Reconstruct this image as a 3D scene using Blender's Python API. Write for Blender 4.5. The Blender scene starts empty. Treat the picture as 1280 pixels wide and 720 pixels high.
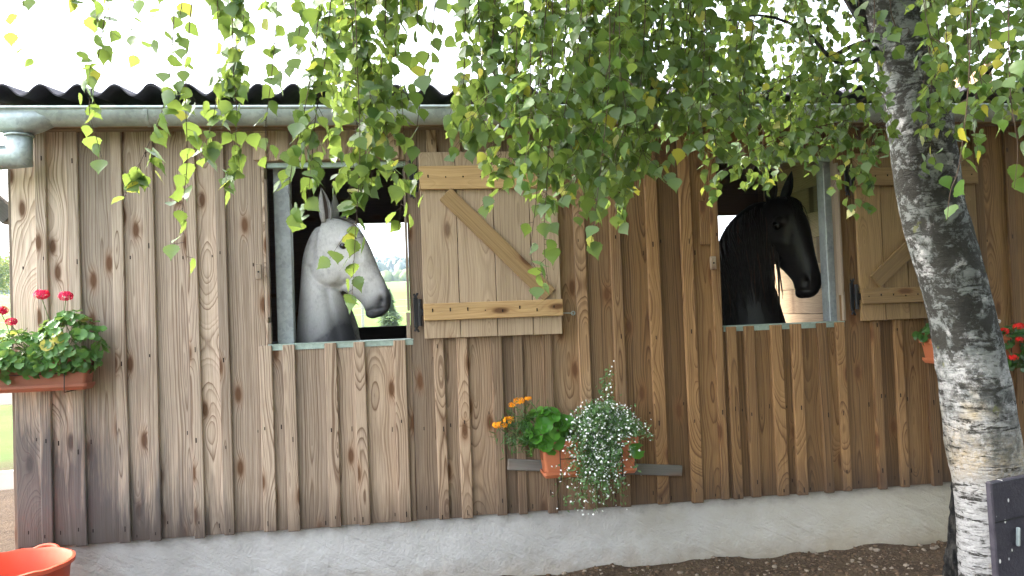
import bpy, bmesh, math, random
import numpy as np
from mathutils import Vector, Matrix, noise
random.seed(7)
rng = np.random.default_rng(7)
R = math.radians
scene = bpy.context.scene
COL = scene.collection

# ------------------------------------------------------------------ camera
CAM = Vector((0, -4.8, 1.5))
FPX, YAW, PITCH, ROLL = 1050.0, .1402, .0283, .03695
_f = Vector((math.sin(YAW)*math.cos(PITCH), math.cos(YAW)*math.cos(PITCH), math.sin(PITCH)))
_r0 = Vector((math.cos(YAW), -math.sin(YAW), 0)); _u0 = _r0.cross(_f)
_r = math.cos(ROLL)*_r0 - math.sin(ROLL)*_u0
_u = math.sin(ROLL)*_r0 + math.cos(ROLL)*_u0
cd = bpy.data.cameras.new('camera'); cam = bpy.data.objects.new('camera', cd); COL.objects.link(cam)
cd.sensor_width = 36; cd.lens = FPX/1280*36; cd.clip_start = .05; cd.clip_end = 4000
cam.matrix_world = Matrix(((_r.x, _u.x, -_f.x, CAM.x), (_r.y, _u.y, -_f.y, CAM.y), (_r.z, _u.z, -_f.z, CAM.z), (0, 0, 0, 1)))
scene.camera = cam

def ray(px, py):
    return _r*((px-640)/FPX) + _u*((360-py)/FPX) + _f
def WD(px, py, depth):                      # world point seen at px,py at an axial distance
    return CAM + ray(px, py)*depth
def WY(px, py, y=0.0):                      # world point on the plane y = const
    d = ray(px, py); return CAM + d*((y-CAM.y)/d.y)
def XW(px, py, y=0.0): return WY(px, py, y).x
def proj(p):
    d = Vector(p)-CAM; w = d.dot(_f)
    return 640+FPX*d.dot(_r)/w, 360-FPX*d.dot(_u)/w, w

# ------------------------------------------------------------------ world, sun, exposure
world = bpy.data.worlds.new('World'); scene.world = world; world.use_nodes = True
wn = world.node_tree; wn.nodes.clear()
SUN_EL, SUN_AZ = R(42), R(292)              # azimuth from +y clockwise: veiled sun behind the stable, to the left
sky = wn.nodes.new('ShaderNodeTexSky'); sky.sky_type = 'NISHITA'; sky.sun_disc = False
sky.sun_elevation = SUN_EL; sky.sun_rotation = SUN_AZ; sky.altitude = 500; sky.air_density = 1.0; sky.dust_density = 6.0; sky.ozone_density = .6
hs = wn.nodes.new('ShaderNodeHueSaturation'); hs.inputs['Saturation'].default_value = .42
bg = wn.nodes.new('ShaderNodeBackground'); bg.inputs['Strength'].default_value = .15
wo = wn.nodes.new('ShaderNodeOutputWorld')
wn.links.new(sky.outputs[0], hs.inputs['Color']); wn.links.new(hs.outputs[0], bg.inputs['Color']); wn.links.new(bg.outputs[0], wo.inputs['Surface'])
sl = bpy.data.lights.new('sun', 'SUN'); sl.energy = .8; sl.angle = R(25); sl.color = (1, .965, .91)
so = bpy.data.objects.new('sun', sl); COL.objects.link(so)
sd = Vector((math.sin(SUN_AZ)*math.cos(SUN_EL), math.cos(SUN_AZ)*math.cos(SUN_EL), math.sin(SUN_EL)))
so.location = sd*30; so.rotation_euler = sd.to_track_quat('Z', 'Y').to_euler()
vs = scene.view_settings; vs.view_transform = 'Standard'; vs.look = 'None'; vs.gamma = 1; vs.use_curve_mapping = False
vs.exposure = 3.28

# ------------------------------------------------------------------ helpers
def obj(name, mesh, mat=None, parent=None, loc=None):
    if isinstance(mesh, bmesh.types.BMesh):
        bm = mesh; mesh = bpy.data.meshes.new(name); bm.to_mesh(mesh); bm.free()
    o = bpy.data.objects.new(name, mesh); COL.objects.link(o)
    if mat is not None and mesh is not None and not mesh.materials: mesh.materials.append(mat)
    if parent is not None: o.parent = parent
    if loc is not None: o.location = loc
    return o
def tag(o, label=None, cat=None, group=None, kind=None):
    if label: o['label'] = label
    if cat: o['category'] = cat
    if group: o['group'] = group
    if kind: o['kind'] = kind
    return o
def empty(name, loc, label, cat, group=None):
    o = bpy.data.objects.new(name, None); COL.objects.link(o); o.location = loc; o.empty_display_size = .1
    tag(o, label, cat, group); return o
def smooth(o):
    o.data.polygons.foreach_set('use_smooth', [True]*len(o.data.polygons)); return o
def box(x0, x1, y0, y1, z0, z1, bev=0.0, bm=None, M=None):
    own = bmesh.new()
    vs_ = [own.verts.new((x, y, z)) for x in (x0, x1) for y in (y0, y1) for z in (z0, z1)]
    for f in ((0, 1, 3, 2), (4, 6, 7, 5), (0, 4, 5, 1), (2, 3, 7, 6), (0, 2, 6, 4), (1, 5, 7, 3)): own.faces.new([vs_[i] for i in f])
    bmesh.ops.recalc_face_normals(own, faces=own.faces)
    if bev: bmesh.ops.bevel(own, geom=own.edges[:], offset=bev, segments=1, affect='EDGES')
    if M is not None: own.transform(M)
    if bm is None: return own
    t = bpy.data.meshes.new('t'); own.to_mesh(t); own.free(); bm.from_mesh(t); bpy.data.meshes.remove(t); return bm
def rings_mesh(bm, rings, cap=True, closed=True):
    R_ = [[bm.verts.new(p) for p in r] for r in rings]; n = len(R_[0])
    for a, b in zip(R_[:-1], R_[1:]):
        for i in range(n if closed else n-1):
            j = (i+1) % n; bm.faces.new((a[i], a[j], b[j], b[i]))
    if cap and closed:
        bm.faces.new(R_[0][::-1]); bm.faces.new(R_[-1])
    return R_
def frames(pts):
    out = []; up = Vector((.13, .21, 1)).normalized()
    for i, p in enumerate(pts):
        t = (Vector(pts[min(i+1, len(pts)-1)])-Vector(pts[max(i-1, 0)])).normalized()
        if abs(t.dot(up)) > .97: up = Vector((1, .2, .1)).normalized()
        s = t.cross(up).normalized(); v = s.cross(t).normalized(); up = v; out.append((s, v))
    return out
def tube(bm, pts, rad, n=8, cap=True, fn=None):
    rings = []
    for i, (p, (s, v)) in enumerate(zip(pts, frames(pts))):
        r = rad[i] if hasattr(rad, '__len__') else rad
        rings.append([Vector(p)+(s*math.cos(a)+v*math.sin(a))*(r*(fn(i, a) if fn else 1)) for a in [2*math.pi*k/n for k in range(n)]])
    rings_mesh(bm, rings, cap); return bm
def curve_pts(ctrl, n):
    """Catmull-Rom through control tuples of any length"""
    c = [np.array(x, float) for x in ctrl]; c = [2*c[0]-c[1]]+c+[2*c[-1]-c[-2]]; m = len(c)-3; out = []
    for k in range(n+1):
        t = k/n*m; i = min(int(t), m-1); t -= i; a, b, d, e = c[i:i+4]
        out.append(.5*((2*b)+(-a+d)*t+(2*a-5*b+4*d-e)*t*t+(-a+3*b-3*d+e)*t**3))
    return out
def np_mesh(name, V, F, mat, attr=None):
    """V (n,3), F (m,k) constant-k faces; attr: per-face float 'rnd'"""
    me = bpy.data.meshes.new(name); V = np.asarray(V, np.float32); F = np.asarray(F, np.int32); m, k = F.shape
    me.vertices.add(len(V)); me.vertices.foreach_set('co', V.ravel())
    me.loops.add(m*k); me.loops.foreach_set('vertex_index', F.ravel())
    me.polygons.add(m); me.polygons.foreach_set('loop_start', np.arange(m, dtype=np.int32)*k); me.polygons.foreach_set('loop_total', np.full(m, k, np.int32))
    me.update(calc_edges=True)
    if attr is not None:
        a = me.attributes.new('rnd', 'FLOAT', 'FACE'); a.data.foreach_set('value', np.asarray(attr, np.float32))
    me.materials.append(mat); return me

# ------------------------------------------------------------------ materials
class NT:
    def __init__(s, name):
        s.m = bpy.data.materials.new(name); s.m.use_nodes = True; s.t = s.m.node_tree
        s.p = s.t.nodes['Principled BSDF']; s.out = s.t.nodes['Material Output']
    def n(s, typ, ins=None, **kw):
        nd = s.t.nodes.new('ShaderNode'+typ)
        for k, v in kw.items(): setattr(nd, k, v)
        for k, v in (ins or {}).items(): s.set(nd.inputs[k], v)
        return nd
    def set(s, sock, v):
        if isinstance(v, bpy.types.NodeSocket): s.t.links.new(v, sock)
        elif isinstance(v, bpy.types.Node): s.t.links.new(v.outputs[0], sock)
        else:
            if hasattr(sock.default_value, '__len__') and hasattr(v, '__len__') and len(v) == 3 and len(sock.default_value) == 4: v = (*v, 1)
            sock.default_value = v
    def math(s, op, a, b=0.0, c=0.0, clamp=False):
        return s.n('Math', {0: a, 1: b, 2: c}, operation=op, use_clamp=clamp).outputs[0]
    def vmath(s, op, a, b=(0, 0, 0)):
        return s.n('VectorMath', {0: a, 1: b}, operation=op).outputs[0]
    def noise(s, vec, scale, detail=3, rough=.55, dist=0):
        return s.n('TexNoise', {'Vector': vec, 'Scale': scale, 'Detail': detail, 'Roughness': rough, 'Distortion': dist}).outputs[0]
    def mix(s, f, a, b, typ='MIX'):
        nd = s.n('Mix', data_type='RGBA', blend_type=typ); s.set(nd.inputs[0], f); s.set(nd.inputs[6], a); s.set(nd.inputs[7], b); return nd.outputs[2]
    def ramp(s, f, stops):
        nd = s.n('ValToRGB'); s.set(nd.inputs[0], f); el = nd.color_ramp.elements
        while len(el) < len(stops): el.new(.5)
        for e, (p, c) in zip(el, stops): e.position = p; e.color = c if len(c) == 4 else (*c, 1)
        return nd.outputs[0]
    def step(s, v, a, b):
        return s.n('MapRange', {0: v, 1: a, 2: b, 3: 0.0, 4: 1.0}).outputs[0]
    def bump(s, h, strength, dist=.01):
        b = s.n('Bump', {'Height': h, 'Strength': strength, 'Distance': dist}); s.t.links.new(b.outputs[0], s.p.inputs['Normal']); return b
    def fin(s, col, rough=.6, spec=.3, metal=0):
        s.set(s.p.inputs['Base Color'], col); s.set(s.p.inputs['Roughness'], rough); s.p.inputs['Specular IOR Level'].default_value = spec; s.p.inputs['Metallic'].default_value = metal
        return s.m

def wood(name, light, dark, axis='z', ring=.013, contrast=.8, weather=0.0, fade=None, wet=True, stain=False, knots=1.0, rough=.75):
    """long-grain softwood. Local object coords, grain along axis; cathedral rings, knots, fibre."""
    k = NT(name); tc = k.n('TexCoord'); oi = k.n('ObjectInfo'); rnd = oi.outputs['Random']; geo = k.n('NewGeometry')
    sep = k.n('SeparateXYZ', {0: tc.outputs['Object']})
    X, Y, Z = sep.outputs
    if axis == 'x': X, Z = Z, X
    if axis == 'y': X, Y, Z = X, Z, Y
    r100 = k.math('MULTIPLY', rnd, 137.0)
    lz = k.math('ADD', Z, r100)
    r2 = k.math('FRACT', k.math('MULTIPLY', rnd, 57.31)); r3 = k.math('FRACT', k.math('MULTIPLY', rnd, 191.7))
    # knots
    kv = k.n('CombineXYZ', {0: k.math('ADD', k.math('MULTIPLY', X, 7.0), k.math('MULTIPLY', rnd, 31.0)), 1: k.math('MULTIPLY', lz, 2.6), 2: 0.0})
    vo = k.n('TexVoronoi', {'Vector': kv, 'Scale': 1.0, 'Randomness': 1.0}, voronoi_dimensions='2D')
    ksep = k.n('SeparateColor', {0: vo.outputs['Color']})
    keep = k.math('GREATER_THAN', ksep.outputs[0], 1-.44*knots)
    kd = k.math('ADD', vo.outputs['Distance'], k.math('MULTIPLY', k.math('SUBTRACT', 1.0, keep), 5.0))
    kf = k.math('POWER', 2.718, k.math('MULTIPLY', k.math('MULTIPLY', kd, kd), -28.0))
    # rings
    n1 = k.n('TexNoise', {'W': k.math('MULTIPLY', lz, .85), 'Scale': 1.0, 'Detail': 1.5}, noise_dimensions='1D').outputs[0]
    n2 = k.n('TexNoise', {'W': k.math('ADD', k.math('MULTIPLY', lz, .5), 50.0), 'Scale': 1.0, 'Detail': 1.0}, noise_dimensions='1D').outputs[0]
    wv = k.n('CombineXYZ', {0: k.math('MULTIPLY', X, 14.0), 1: k.math('MULTIPLY', lz, 1.7), 2: k.math('MULTIPLY', Y, 14.0)})
    nz = k.noise(wv, 1.0, 3, .6)
    px = k.math('ADD', X, k.math('ADD', k.math('MULTIPLY', k.math('SUBTRACT', r2, .5), .13), k.math('MULTIPLY', k.math('SUBTRACT', n2, .5), .07)))
    dp = k.math('ADD', Y, k.math('ADD', .0, k.math('MULTIPLY', k.math('SUBTRACT', n1, .34), k.math('ADD', .09, k.math('MULTIPLY', k.math('MULTIPLY', r3, r3), .42)))))
    rr = k.math('SQRT', k.math('ADD', k.math('MULTIPLY', px, px), k.math('MULTIPLY', dp, dp)))
    rr = k.math('ADD', rr, k.math('ADD', k.math('MULTIPLY', nz, .014), k.math('MULTIPLY', kf, .028)))
    rv_ = k.n('TexNoise', {'W': k.math('ADD', k.math('MULTIPLY', rr, 30.0), r100), 'Scale': 1.0, 'Detail': 2.0}, noise_dimensions='1D').outputs[0]
    rr = k.math('ADD', rr, k.math('MULTIPLY', rv_, .03))
    ph = k.math('FRACT', k.math('DIVIDE', rr, ring))
    gain = k.step(rv_, .3, .6)
    late = k.math('MULTIPLY', k.math('POWER', ph, 2.7), k.math('MULTIPLY', k.step(ph, 1.0, .88), k.math('ADD', .35, k.math('MULTIPLY', gain, .75))), clamp=True)
    fib = k.noise(k.n('CombineXYZ', {0: k.math('MULTIPLY', X, 210.0), 1: k.math('MULTIPLY', lz, 5.0), 2: k.math('MULTIPLY', Y, 210.0)}), 1.0, 3, .6)
    blotch = k.noise(k.n('CombineXYZ', {0: k.math('MULTIPLY', X, 9.0), 1: k.math('MULTIPLY', lz, 1.6), 2: r100}), 1.0, 3, .6)
    L, Dk = light, dark
    if fade:                                     # weathering along the building (sheltered end stays orange), plus shade painted into that end
        gx = k.n('SeparateXYZ', {0: geo.outputs['Position']}).outputs
        fx = k.step(k.math('ADD', gx[0], k.math('MULTIPLY', k.math('SUBTRACT', blotch, .5), .8)), fade[2], fade[3])
        L = k.mix(fx, light, fade[0]); Dk = k.mix(fx, dark, fade[1])
    amt = k.math('MULTIPLY', late, k.math('ADD', contrast*.55, k.math('MULTIPLY', blotch, contrast*.75)), clamp=True)
    c = k.mix(amt, L, Dk)
    c = k.mix(k.math('MULTIPLY', k.step(fib, .42, .72), .5), c, Dk)
    tone = k.math('ADD', .62, k.math('MULTIPLY', r3, .68))
    tone = k.math('MULTIPLY', tone, k.math('ADD', .72, k.math('MULTIPLY', blotch, .55)))
    c = k.mix(1.0, c, k.n('CombineColor', {0: tone, 1: tone, 2: tone}), 'MULTIPLY')
    c = k.mix(k.math('MULTIPLY', k.step(blotch, .55, .8), .35), c, k.mix(.5, L, Dk))
    c = k.mix(k.math('MULTIPLY', k.step(kd, .15, .075), .9), c, (.035, .017, .008))
    c = k.mix(k.math('MULTIPLY', k.step(kd, .27, .10), .38), c, (.20, .085, .03))
    if weather:
        c = k.mix(k.math('MULTIPLY', k.step(k.math('ADD', blotch, k.math('MULTIPLY', fib, .4)), .45, .95), weather), c, k.mix(.4, L, (.27, .25, .23)))
    if stain:                                    # grey rain splash stains low on the exposed corner
        gx = k.n('SeparateXYZ', {0: geo.outputs['Position']}).outputs
        streak = k.noise(k.n('CombineXYZ', {0: k.math('MULTIPLY', gx[0], 26.0), 1: k.math('MULTIPLY', gx[2], 2.0), 2: 0.0}), 1.0, 4, .6)
        h = k.math('ADD', k.math('ADD', k.math('MULTIPLY', gx[2], -1.0), k.math('MULTIPLY', gx[0], -.85)), k.math('MULTIPLY', streak, 1.5))
        c = k.mix(k.math('MULTIPLY', k.step(h, .95, 1.55), .88), c, (.06, .057, .06))
        edge = k.math('ADD', k.math('MULTIPLY', gx[2], -1.0), k.math('MULTIPLY', streak, .35))
        c = k.mix(k.math('MULTIPLY', k.step(edge, -.40, -.16), .7), c, (.06, .04, .03))
    hgt = k.math('ADD', k.math('MULTIPLY', late, -.5), k.math('MULTIPLY', fib, .8))
    k.bump(hgt, .35, .004)
    return k.fin(c, rough, .25)

W_LIGHT, W_DARK = (.58, .485, .39), (.175, .11, .07)
W_WALL = wood('wall_wood', W_LIGHT, W_DARK, fade=((.235, .135, .058), (.07, .03, .011), -1.9, 1.5), stain=True, contrast=1.25, knots=1.35)
W_BATT = wood('batten_wood', (.60, .50, .40), (.165, .10, .062), fade=((.235, .135, .058), (.07, .03, .011), -1.9, 1.5), stain=True, contrast=1.35, knots=.8)
W_SHUT = wood('shutter_wood', (.40, .30, .20), (.17, .105, .06), contrast=1.0, weather=.35, knots=.3, ring=.013)
W_SHUTX = wood('shutter_rail_wood', (.42, .28, .135), (.22, .125, .05), axis='x', contrast=.6, knots=.7, ring=.018)
W_SHUTB = wood('shaded_brown_shutter_wood', (.22, .14, .065), (.10, .058, .025), contrast=.75, knots=.5)  # browner copy of the shutter wood, darkened to carry the second shutter's shade
W_SHUTX_SHADE = wood('shaded_brown_shutter_rail_wood', (.26, .165, .075), (.12, .07, .03), axis='x', contrast=.7, knots=.7)  # rails of that shutter, shade likewise put into the colour
W_GREY = wood('grey_wood', (.13, .122, .105), (.06, .053, .045), axis='x', contrast=.6, weather=.7)
W_TRIM = wood('trim_wood', (.26, .2, .145), (.12, .085, .055), contrast=.6, weather=.4)
W_EAVE = wood('eave_wood', (.27, .19, .12), (.12, .075, .04), axis='x', contrast=.6)
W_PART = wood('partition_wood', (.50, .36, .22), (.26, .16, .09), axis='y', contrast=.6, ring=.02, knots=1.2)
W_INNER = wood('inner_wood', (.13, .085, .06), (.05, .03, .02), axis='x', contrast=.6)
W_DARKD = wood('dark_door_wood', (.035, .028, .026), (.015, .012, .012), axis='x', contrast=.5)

def plain(name, col, rough=.6, spec=.3, metal=0, var=.25, scale=12, bump=0, bscale=60):
    k = NT(name); tc = k.n('TexCoord').outputs['Object']
    n = k.noise(tc, scale, 5, .6); t = k.math('ADD', 1-var, k.math('MULTIPLY', n, 2*var))
    c = k.mix(1.0, col, k.n('CombineColor', {0: t, 1: t, 2: t}), 'MULTIPLY')
    if bump: k.bump(k.noise(tc, bscale, 4, .6), bump, .01)
    return k.fin(c, rough, spec, metal)

def zinc_mat(name, col, rough=.42):
    k = NT(name); tc = k.n('TexCoord').outputs['Object']
    n = k.noise(tc, 9, 5, .65); v = k.n('SeparateColor', {0: k.n('TexVoronoi', {'Vector': tc, 'Scale': 55.0}).outputs['Color']}).outputs[0]
    st = k.noise(k.vmath('MULTIPLY', tc, (14, 14, 1.5)), 1.0, 4, .6)
    c = k.mix(k.step(n, .35, .7), col, tuple(x*.72 for x in col)); c = k.mix(.12, c, v, 'OVERLAY')
    c = k.mix(k.math('MULTIPLY', k.step(st, .52, .75), .3), c, (.5, .53, .52))
    k.bump(n, .08, .01); return k.fin(c, k.math('ADD', rough-.1, k.math('MULTIPLY', st, .25)), .5, .3)
M_ZINC = zinc_mat('zinc', (.36, .42, .42)); M_ZINC2 = zinc_mat('zinc_flashing', (.33, .42, .37)); M_ZPOST = zinc_mat('zinc_post', (.36, .39, .40), .5)
M_IRON = plain('black_iron', (.012, .012, .013), .5, .4, .3)
M_WIRE = plain('dark_wire', (.02, .017, .016), .5, .4, .2)
M_RUST = plain('nail_stain', (.018, .013, .011), .8, .1)
M_SOILIN = plain('stable_floor', (.06, .045, .032), .95, .05, var=.4, bump=.5, bscale=40)
M_TERRA = plain('terracotta_plastic', (.40, .125, .055), .5, .35, var=.16, scale=7)
M_TERRA2 = plain('brown_plastic', (.26, .085, .045), .5, .35, var=.16, scale=7)
M_TUB = plain('orange_rubber', (.52, .085, .04), .55, .3, var=.12, scale=9, bump=.12, bscale=30)
M_WHITE = plain('white_paint', (.42, .42, .42), .6, .3, var=.08)
M_POTSOIL = plain('potting_soil', (.03, .02, .014), .95, .05, bump=.6)

def roof_mat():
    k = NT('fibre_cement'); tc = k.n('TexCoord').outputs['Object']
    n = k.noise(tc, 5, 6, .65); c = k.mix(k.step(n, .35, .7), (.045, .042, .055), (.09, .085, .095))
    k.bump(k.noise(tc, 80, 3), .2, .01); return k.fin(c, .8, .2)
M_ROOF = roof_mat()

def plaster_mat():
    k = NT('rough_plaster'); geo = k.n('NewGeometry').outputs['Position']; sp = k.n('SeparateXYZ', {0: geo}).outputs
    n = k.noise(geo, 2.2, 6, .62); n2 = k.noise(geo, 14, 6, .65)
    c = k.mix(k.step(n, .3, .7), (.47, .46, .45), (.35, .34, .325))
    yel = k.step(k.math('ADD', sp[0], k.math('MULTIPLY', n, 2.0)), 2.0, 4.2)
    c = k.mix(k.math('MULTIPLY', yel, .75), c, (.38, .335, .24))
    low = k.step(k.math('ADD', k.math('MULTIPLY', sp[2], -1.0), k.math('MULTIPLY', n2, .22)), -.02, .13)
    c = k.mix(k.math('MULTIPLY', low, .55), c, (.24, .19, .13))
    top = k.step(k.math('ADD', sp[2], k.math('MULTIPLY', n2, .16)), .37, .44)
    c = k.mix(k.math('MULTIPLY', top, .5), c, (.17, .16, .15))
    c = k.mix(k.math('MULTIPLY', k.step(n2, .62, .78), .35), c, (.2, .19, .17))
    # trowel ridges
    rv = k.vmath('MULTIPLY', geo, (9, 1, 16)); rot = k.n('VectorRotate', {'Vector': rv, 'Axis': (0, 1, 0), 'Angle': .8}).outputs[0]
    rid = k.noise(k.vmath('MULTIPLY', rot, (1, 1, .22)), 1.0, 4, .55, .6)
    h = k.math('ADD', k.math('MULTIPLY', rid, .9), k.math('ADD', k.math('MULTIPLY', k.noise(geo, 6, 4, .5), .8), k.math('MULTIPLY', k.noise(geo, 70, 4, .6), .3)))
    k.bump(h, .55, .04); return k.fin(c, .9, .1)
M_PLASTER = plaster_mat()

def soil_mat():
    k = NT('soil'); geo = k.n('NewGeometry').outputs['Position']; sp = k.n('SeparateXYZ', {0: geo}).outputs
    n = k.noise(geo, 3, 6, .65); n2 = k.noise(geo, 45, 5, .65)
    c = k.mix(k.step(n, .3, .7), (.095, .066, .043), (.052, .036, .025)); c = k.mix(k.step(n2, .5, .75), c, (.14, .108, .072))
    g = k.noise(geo, .5, 4, .6); g2 = k.noise(geo, .03, 4, .6)
    grass = k.mix(k.step(g, .3, .7), (.075, .15, .03), (.12, .19, .045)); grass = k.mix(k.step(g2, .4, .65), grass, (.12, .17, .05))
    back = k.step(k.math('ADD', sp[1], k.math('MULTIPLY', n, 2.0)), 6.0, 8.0)
    side = k.step(k.math('ADD', k.math('MULTIPLY', sp[0], -1.0), k.math('MULTIPLY', n, 2.0)), 5.0, 7.0)
    c = k.mix(k.math('MAXIMUM', back, side), c, grass)
    k.bump(k.math('ADD', n2, k.noise(geo, 12, 4)), .8, .03); return k.fin(c, .95, .08)
M_SOIL = soil_mat()

def leaf_mat(name, base, tip, odd, oddamt=.06, attr=False, transl=.45, gloss=.35, tr=None):
    k = NT(name)
    rnd = k.n('Attribute', attribute_name='rnd').outputs['Fac'] if attr else k.n('ObjectInfo').outputs['Random']
    geo = k.n('NewGeometry'); n = k.noise(geo.outputs['Position'], 45, 3)
    r2 = k.math('FRACT', k.math('MULTIPLY', rnd, 37.7))
    c = k.mix(r2, base, tip); c = k.mix(k.math('MULTIPLY', n, .35), c, tuple(x*.55 for x in base))
    c = k.mix(k.math('GREATER_THAN', rnd, 1-oddamt), c, odd)
    back = k.mix(.28, c, (.22, .29, .16)); c2 = k.mix(geo.outputs['Backfacing'], c, back)
    k.set(k.p.inputs['Base Color'], c2); k.p.inputs['Roughness'].default_value = .38; k.p.inputs['Specular IOR Level'].default_value = gloss
    tl = k.n('BsdfTranslucent'); tcol = k.mix(.5, c, tr or (.38, .48, .09)); k.set(tl.inputs[0], tcol)
    mx = k.n('MixShader', {0: transl}); k.t.links.new(k.p.outputs[0], mx.inputs[1]); k.t.links.new(tl.outputs[0], mx.inputs[2]); k.t.links.new(mx.outputs[0], k.out.inputs[0])
    return k.m
BL = dict(base=(.022, .075, .011), tip=(.10, .185, .03), odd=(.40, .36, .04), oddamt=.035)
M_BLEAF = leaf_mat('birch_leaf', **BL); M_BLEAFS = leaf_mat('birch_foliage', attr=True, **BL)
M_GER = leaf_mat('geranium_leaf', (.05, .15, .028), (.10, .24, .05), (.42, .36, .08), .03, transl=.3)
M_GERD = leaf_mat('geranium_leaf_dark', (.025, .085, .018), (.05, .14, .03), (.2, .2, .05), .02, transl=.25)
M_LIME = leaf_mat('lush_leaf', (.05, .19, .02), (.095, .28, .03), (.12, .3, .04), .03, transl=.35)
M_FINE = leaf_mat('fine_foliage', (.075, .16, .06), (.12, .23, .09), (.12, .2, .06), .05, attr=True, transl=.3)
M_FERN = leaf_mat('marigold_foliage', (.03, .09, .025), (.06, .14, .035), (.1, .16, .04), .05, attr=True, transl=.25)
M_WOODS = leaf_mat('far_wood', (.02, .05, .025), (.035, .07, .03), (.05, .08, .03), .15, attr=True, transl=.15)
def petal(name, col, col2):
    k = NT(name); r = k.n('ObjectInfo').outputs['Random']; n = k.noise(k.n('TexCoord').outputs['Object'], 90, 2)
    return k.fin(k.mix(n, col, col2), .55, .2)
M_PINK = petal('pink_petal', (.78, .03, .12), (.62, .015, .06)); M_RED = petal('red_petal', (.62, .02, .012), (.5, .012, .01))
M_ORANGE = petal('orange_petal', (.85, .36, .01), (.78, .25, .008)); M_WPET = petal('white_petal', (.78, .80, .78), (.68, .70, .68))
M_STEM = plain('green_stem', (.11, .17, .05), .6, .2); M_TWIG = plain('birch_twig', (.055, .034, .022), .7, .2)

def bark_mat():
    k = NT('birch_bark'); tc = k.n('TexCoord').outputs['Object']; sp = k.n('SeparateXYZ', {0: tc}).outputs
    n = k.noise(tc, 3.2, 6, .7); n2 = k.noise(tc, 34, 6, .78)
    lv = k.vmath('MULTIPLY', tc, (13, 13, 85)); ln = k.noise(lv, 1.0, 4, .65, .4)
    lv2 = k.vmath('MULTIPLY', tc, (5, 5, 26)); ln2 = k.noise(lv2, 1.0, 5, .7, .8)
    white = k.mix(k.step(n2, .4, .7), (.50, .50, .50), (.33, .33, .32))
    tan = k.step(k.noise(k.vmath('ADD', tc, (3, 7, 1)), 4.5, 3, .5), .58, .68)
    c = k.mix(k.math('MULTIPLY', k.math('MULTIPLY', tan, k.step(sp[2], 1.15, .9)), .7), white, (.52, .40, .22))
    bz = k.math('MULTIPLY', k.math('SUBTRACT', k.math('ADD', sp[2], k.math('MULTIPLY', n, .25)), .80), 7.0); band = k.math('POWER', 2.718, k.math('MULTIPLY', k.math('MULTIPLY', bz, bz), -1.0))
    c = k.mix(k.math('MULTIPLY', band, k.math('MULTIPLY', k.step(n2, .3, .6), .8)), c, (.47, .36, .21))
    c = k.mix(k.math('MULTIPLY', k.step(ln, .54, .64), .75), c, (.13, .125, .12))
    lich = k.step(k.noise(tc, 7, 5, .7), .37, .47)
    up = k.step(k.math('ADD', sp[2], k.math('MULTIPLY', k.math('SUBTRACT', n, .5), 2.6)), .55, 1.25)     # old lichen-covered bark higher on the trunk
    c = k.mix(k.math('MULTIPLY', k.math('MULTIPLY', lich, up), .8), c, k.mix(n2, (.085, .098, .09), (.22, .245, .235)))
    rough_b = k.math('MAXIMUM', k.step(k.math('ADD', ln2, k.math('MULTIPLY', n2, .35)), .70, .78), k.math('MULTIPLY', k.step(k.math('ADD', k.math('MULTIPLY', k.noise(tc, 8.5, 6, .72, .5), .75), k.math('MULTIPLY', n2, .35)), .50, .57), up))
    c = k.mix(k.math('MULTIPLY', rough_b, .93), c, k.mix(n2, (.006, .0055, .005), (.045, .042, .033)))
    moss = k.math('MULTIPLY', k.step(k.noise(k.vmath('ADD', tc, (1, 2, 9)), 9, 4, .6), .66, .72), .7); c = k.mix(moss, c, (.16, .17, .045))
    h = k.math('ADD', k.math('MULTIPLY', rough_b, -.5), k.math('ADD', n2, k.math('MULTIPLY', ln, -.6)))
    k.bump(h, .9, .02); return k.fin(c, .8, .15)
M_BARK = bark_mat()
def darkbark():
    k = NT('fissured_bark'); tc = k.n('TexCoord').outputs['Object']
    n = k.noise(k.vmath('MULTIPLY', tc, (30, 30, 12)), 1.0, 5, .7); c = k.mix(k.step(n, .45, .75), (.012, .012, .012), (.085, .08, .07))
    k.bump(n, 1.0, .03); return k.fin(c, .9, .1)
M_DBARK = darkbark()

def coat(name, stops, scale=9, rough=.55, dap=None, muzzle=None, spec=.25):
    k = NT(name); tc = k.n('TexCoord').outputs['Object']
    hair = k.noise(k.vmath('MULTIPLY', tc, (150, 150, 45)), 1.0, 3, .6); n = k.math('ADD', k.math('MULTIPLY', k.noise(tc, scale, 5, .6), .55), k.math('MULTIPLY', k.noise(tc, 38, 4, .6), .45))
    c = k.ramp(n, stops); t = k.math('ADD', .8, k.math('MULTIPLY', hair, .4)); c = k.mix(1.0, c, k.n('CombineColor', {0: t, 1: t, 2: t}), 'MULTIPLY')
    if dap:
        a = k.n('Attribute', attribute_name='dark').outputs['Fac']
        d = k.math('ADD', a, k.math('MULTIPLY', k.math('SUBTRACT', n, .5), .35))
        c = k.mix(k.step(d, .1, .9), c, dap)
    k.bump(hair, .25, .004); return k.fin(c, rough, spec)
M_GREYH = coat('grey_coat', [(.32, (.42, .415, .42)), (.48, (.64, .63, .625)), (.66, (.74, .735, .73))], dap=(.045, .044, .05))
M_BLACKH = coat('black_coat', [(.3, (.006, .005, .005)), (.7, (.013, .010, .009))], rough=.45, spec=.35)
M_GMANE = plain('grey_mane', (.27, .25, .235), .6, .3, var=.5, scale=40); M_BMANE = plain('black_mane', (.012, .008, .006), .5, .35, var=.6, scale=40)
M_BMANE2 = plain('brown_mane', (.045, .018, .010), .5, .35, var=.5, scale=40)
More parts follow.
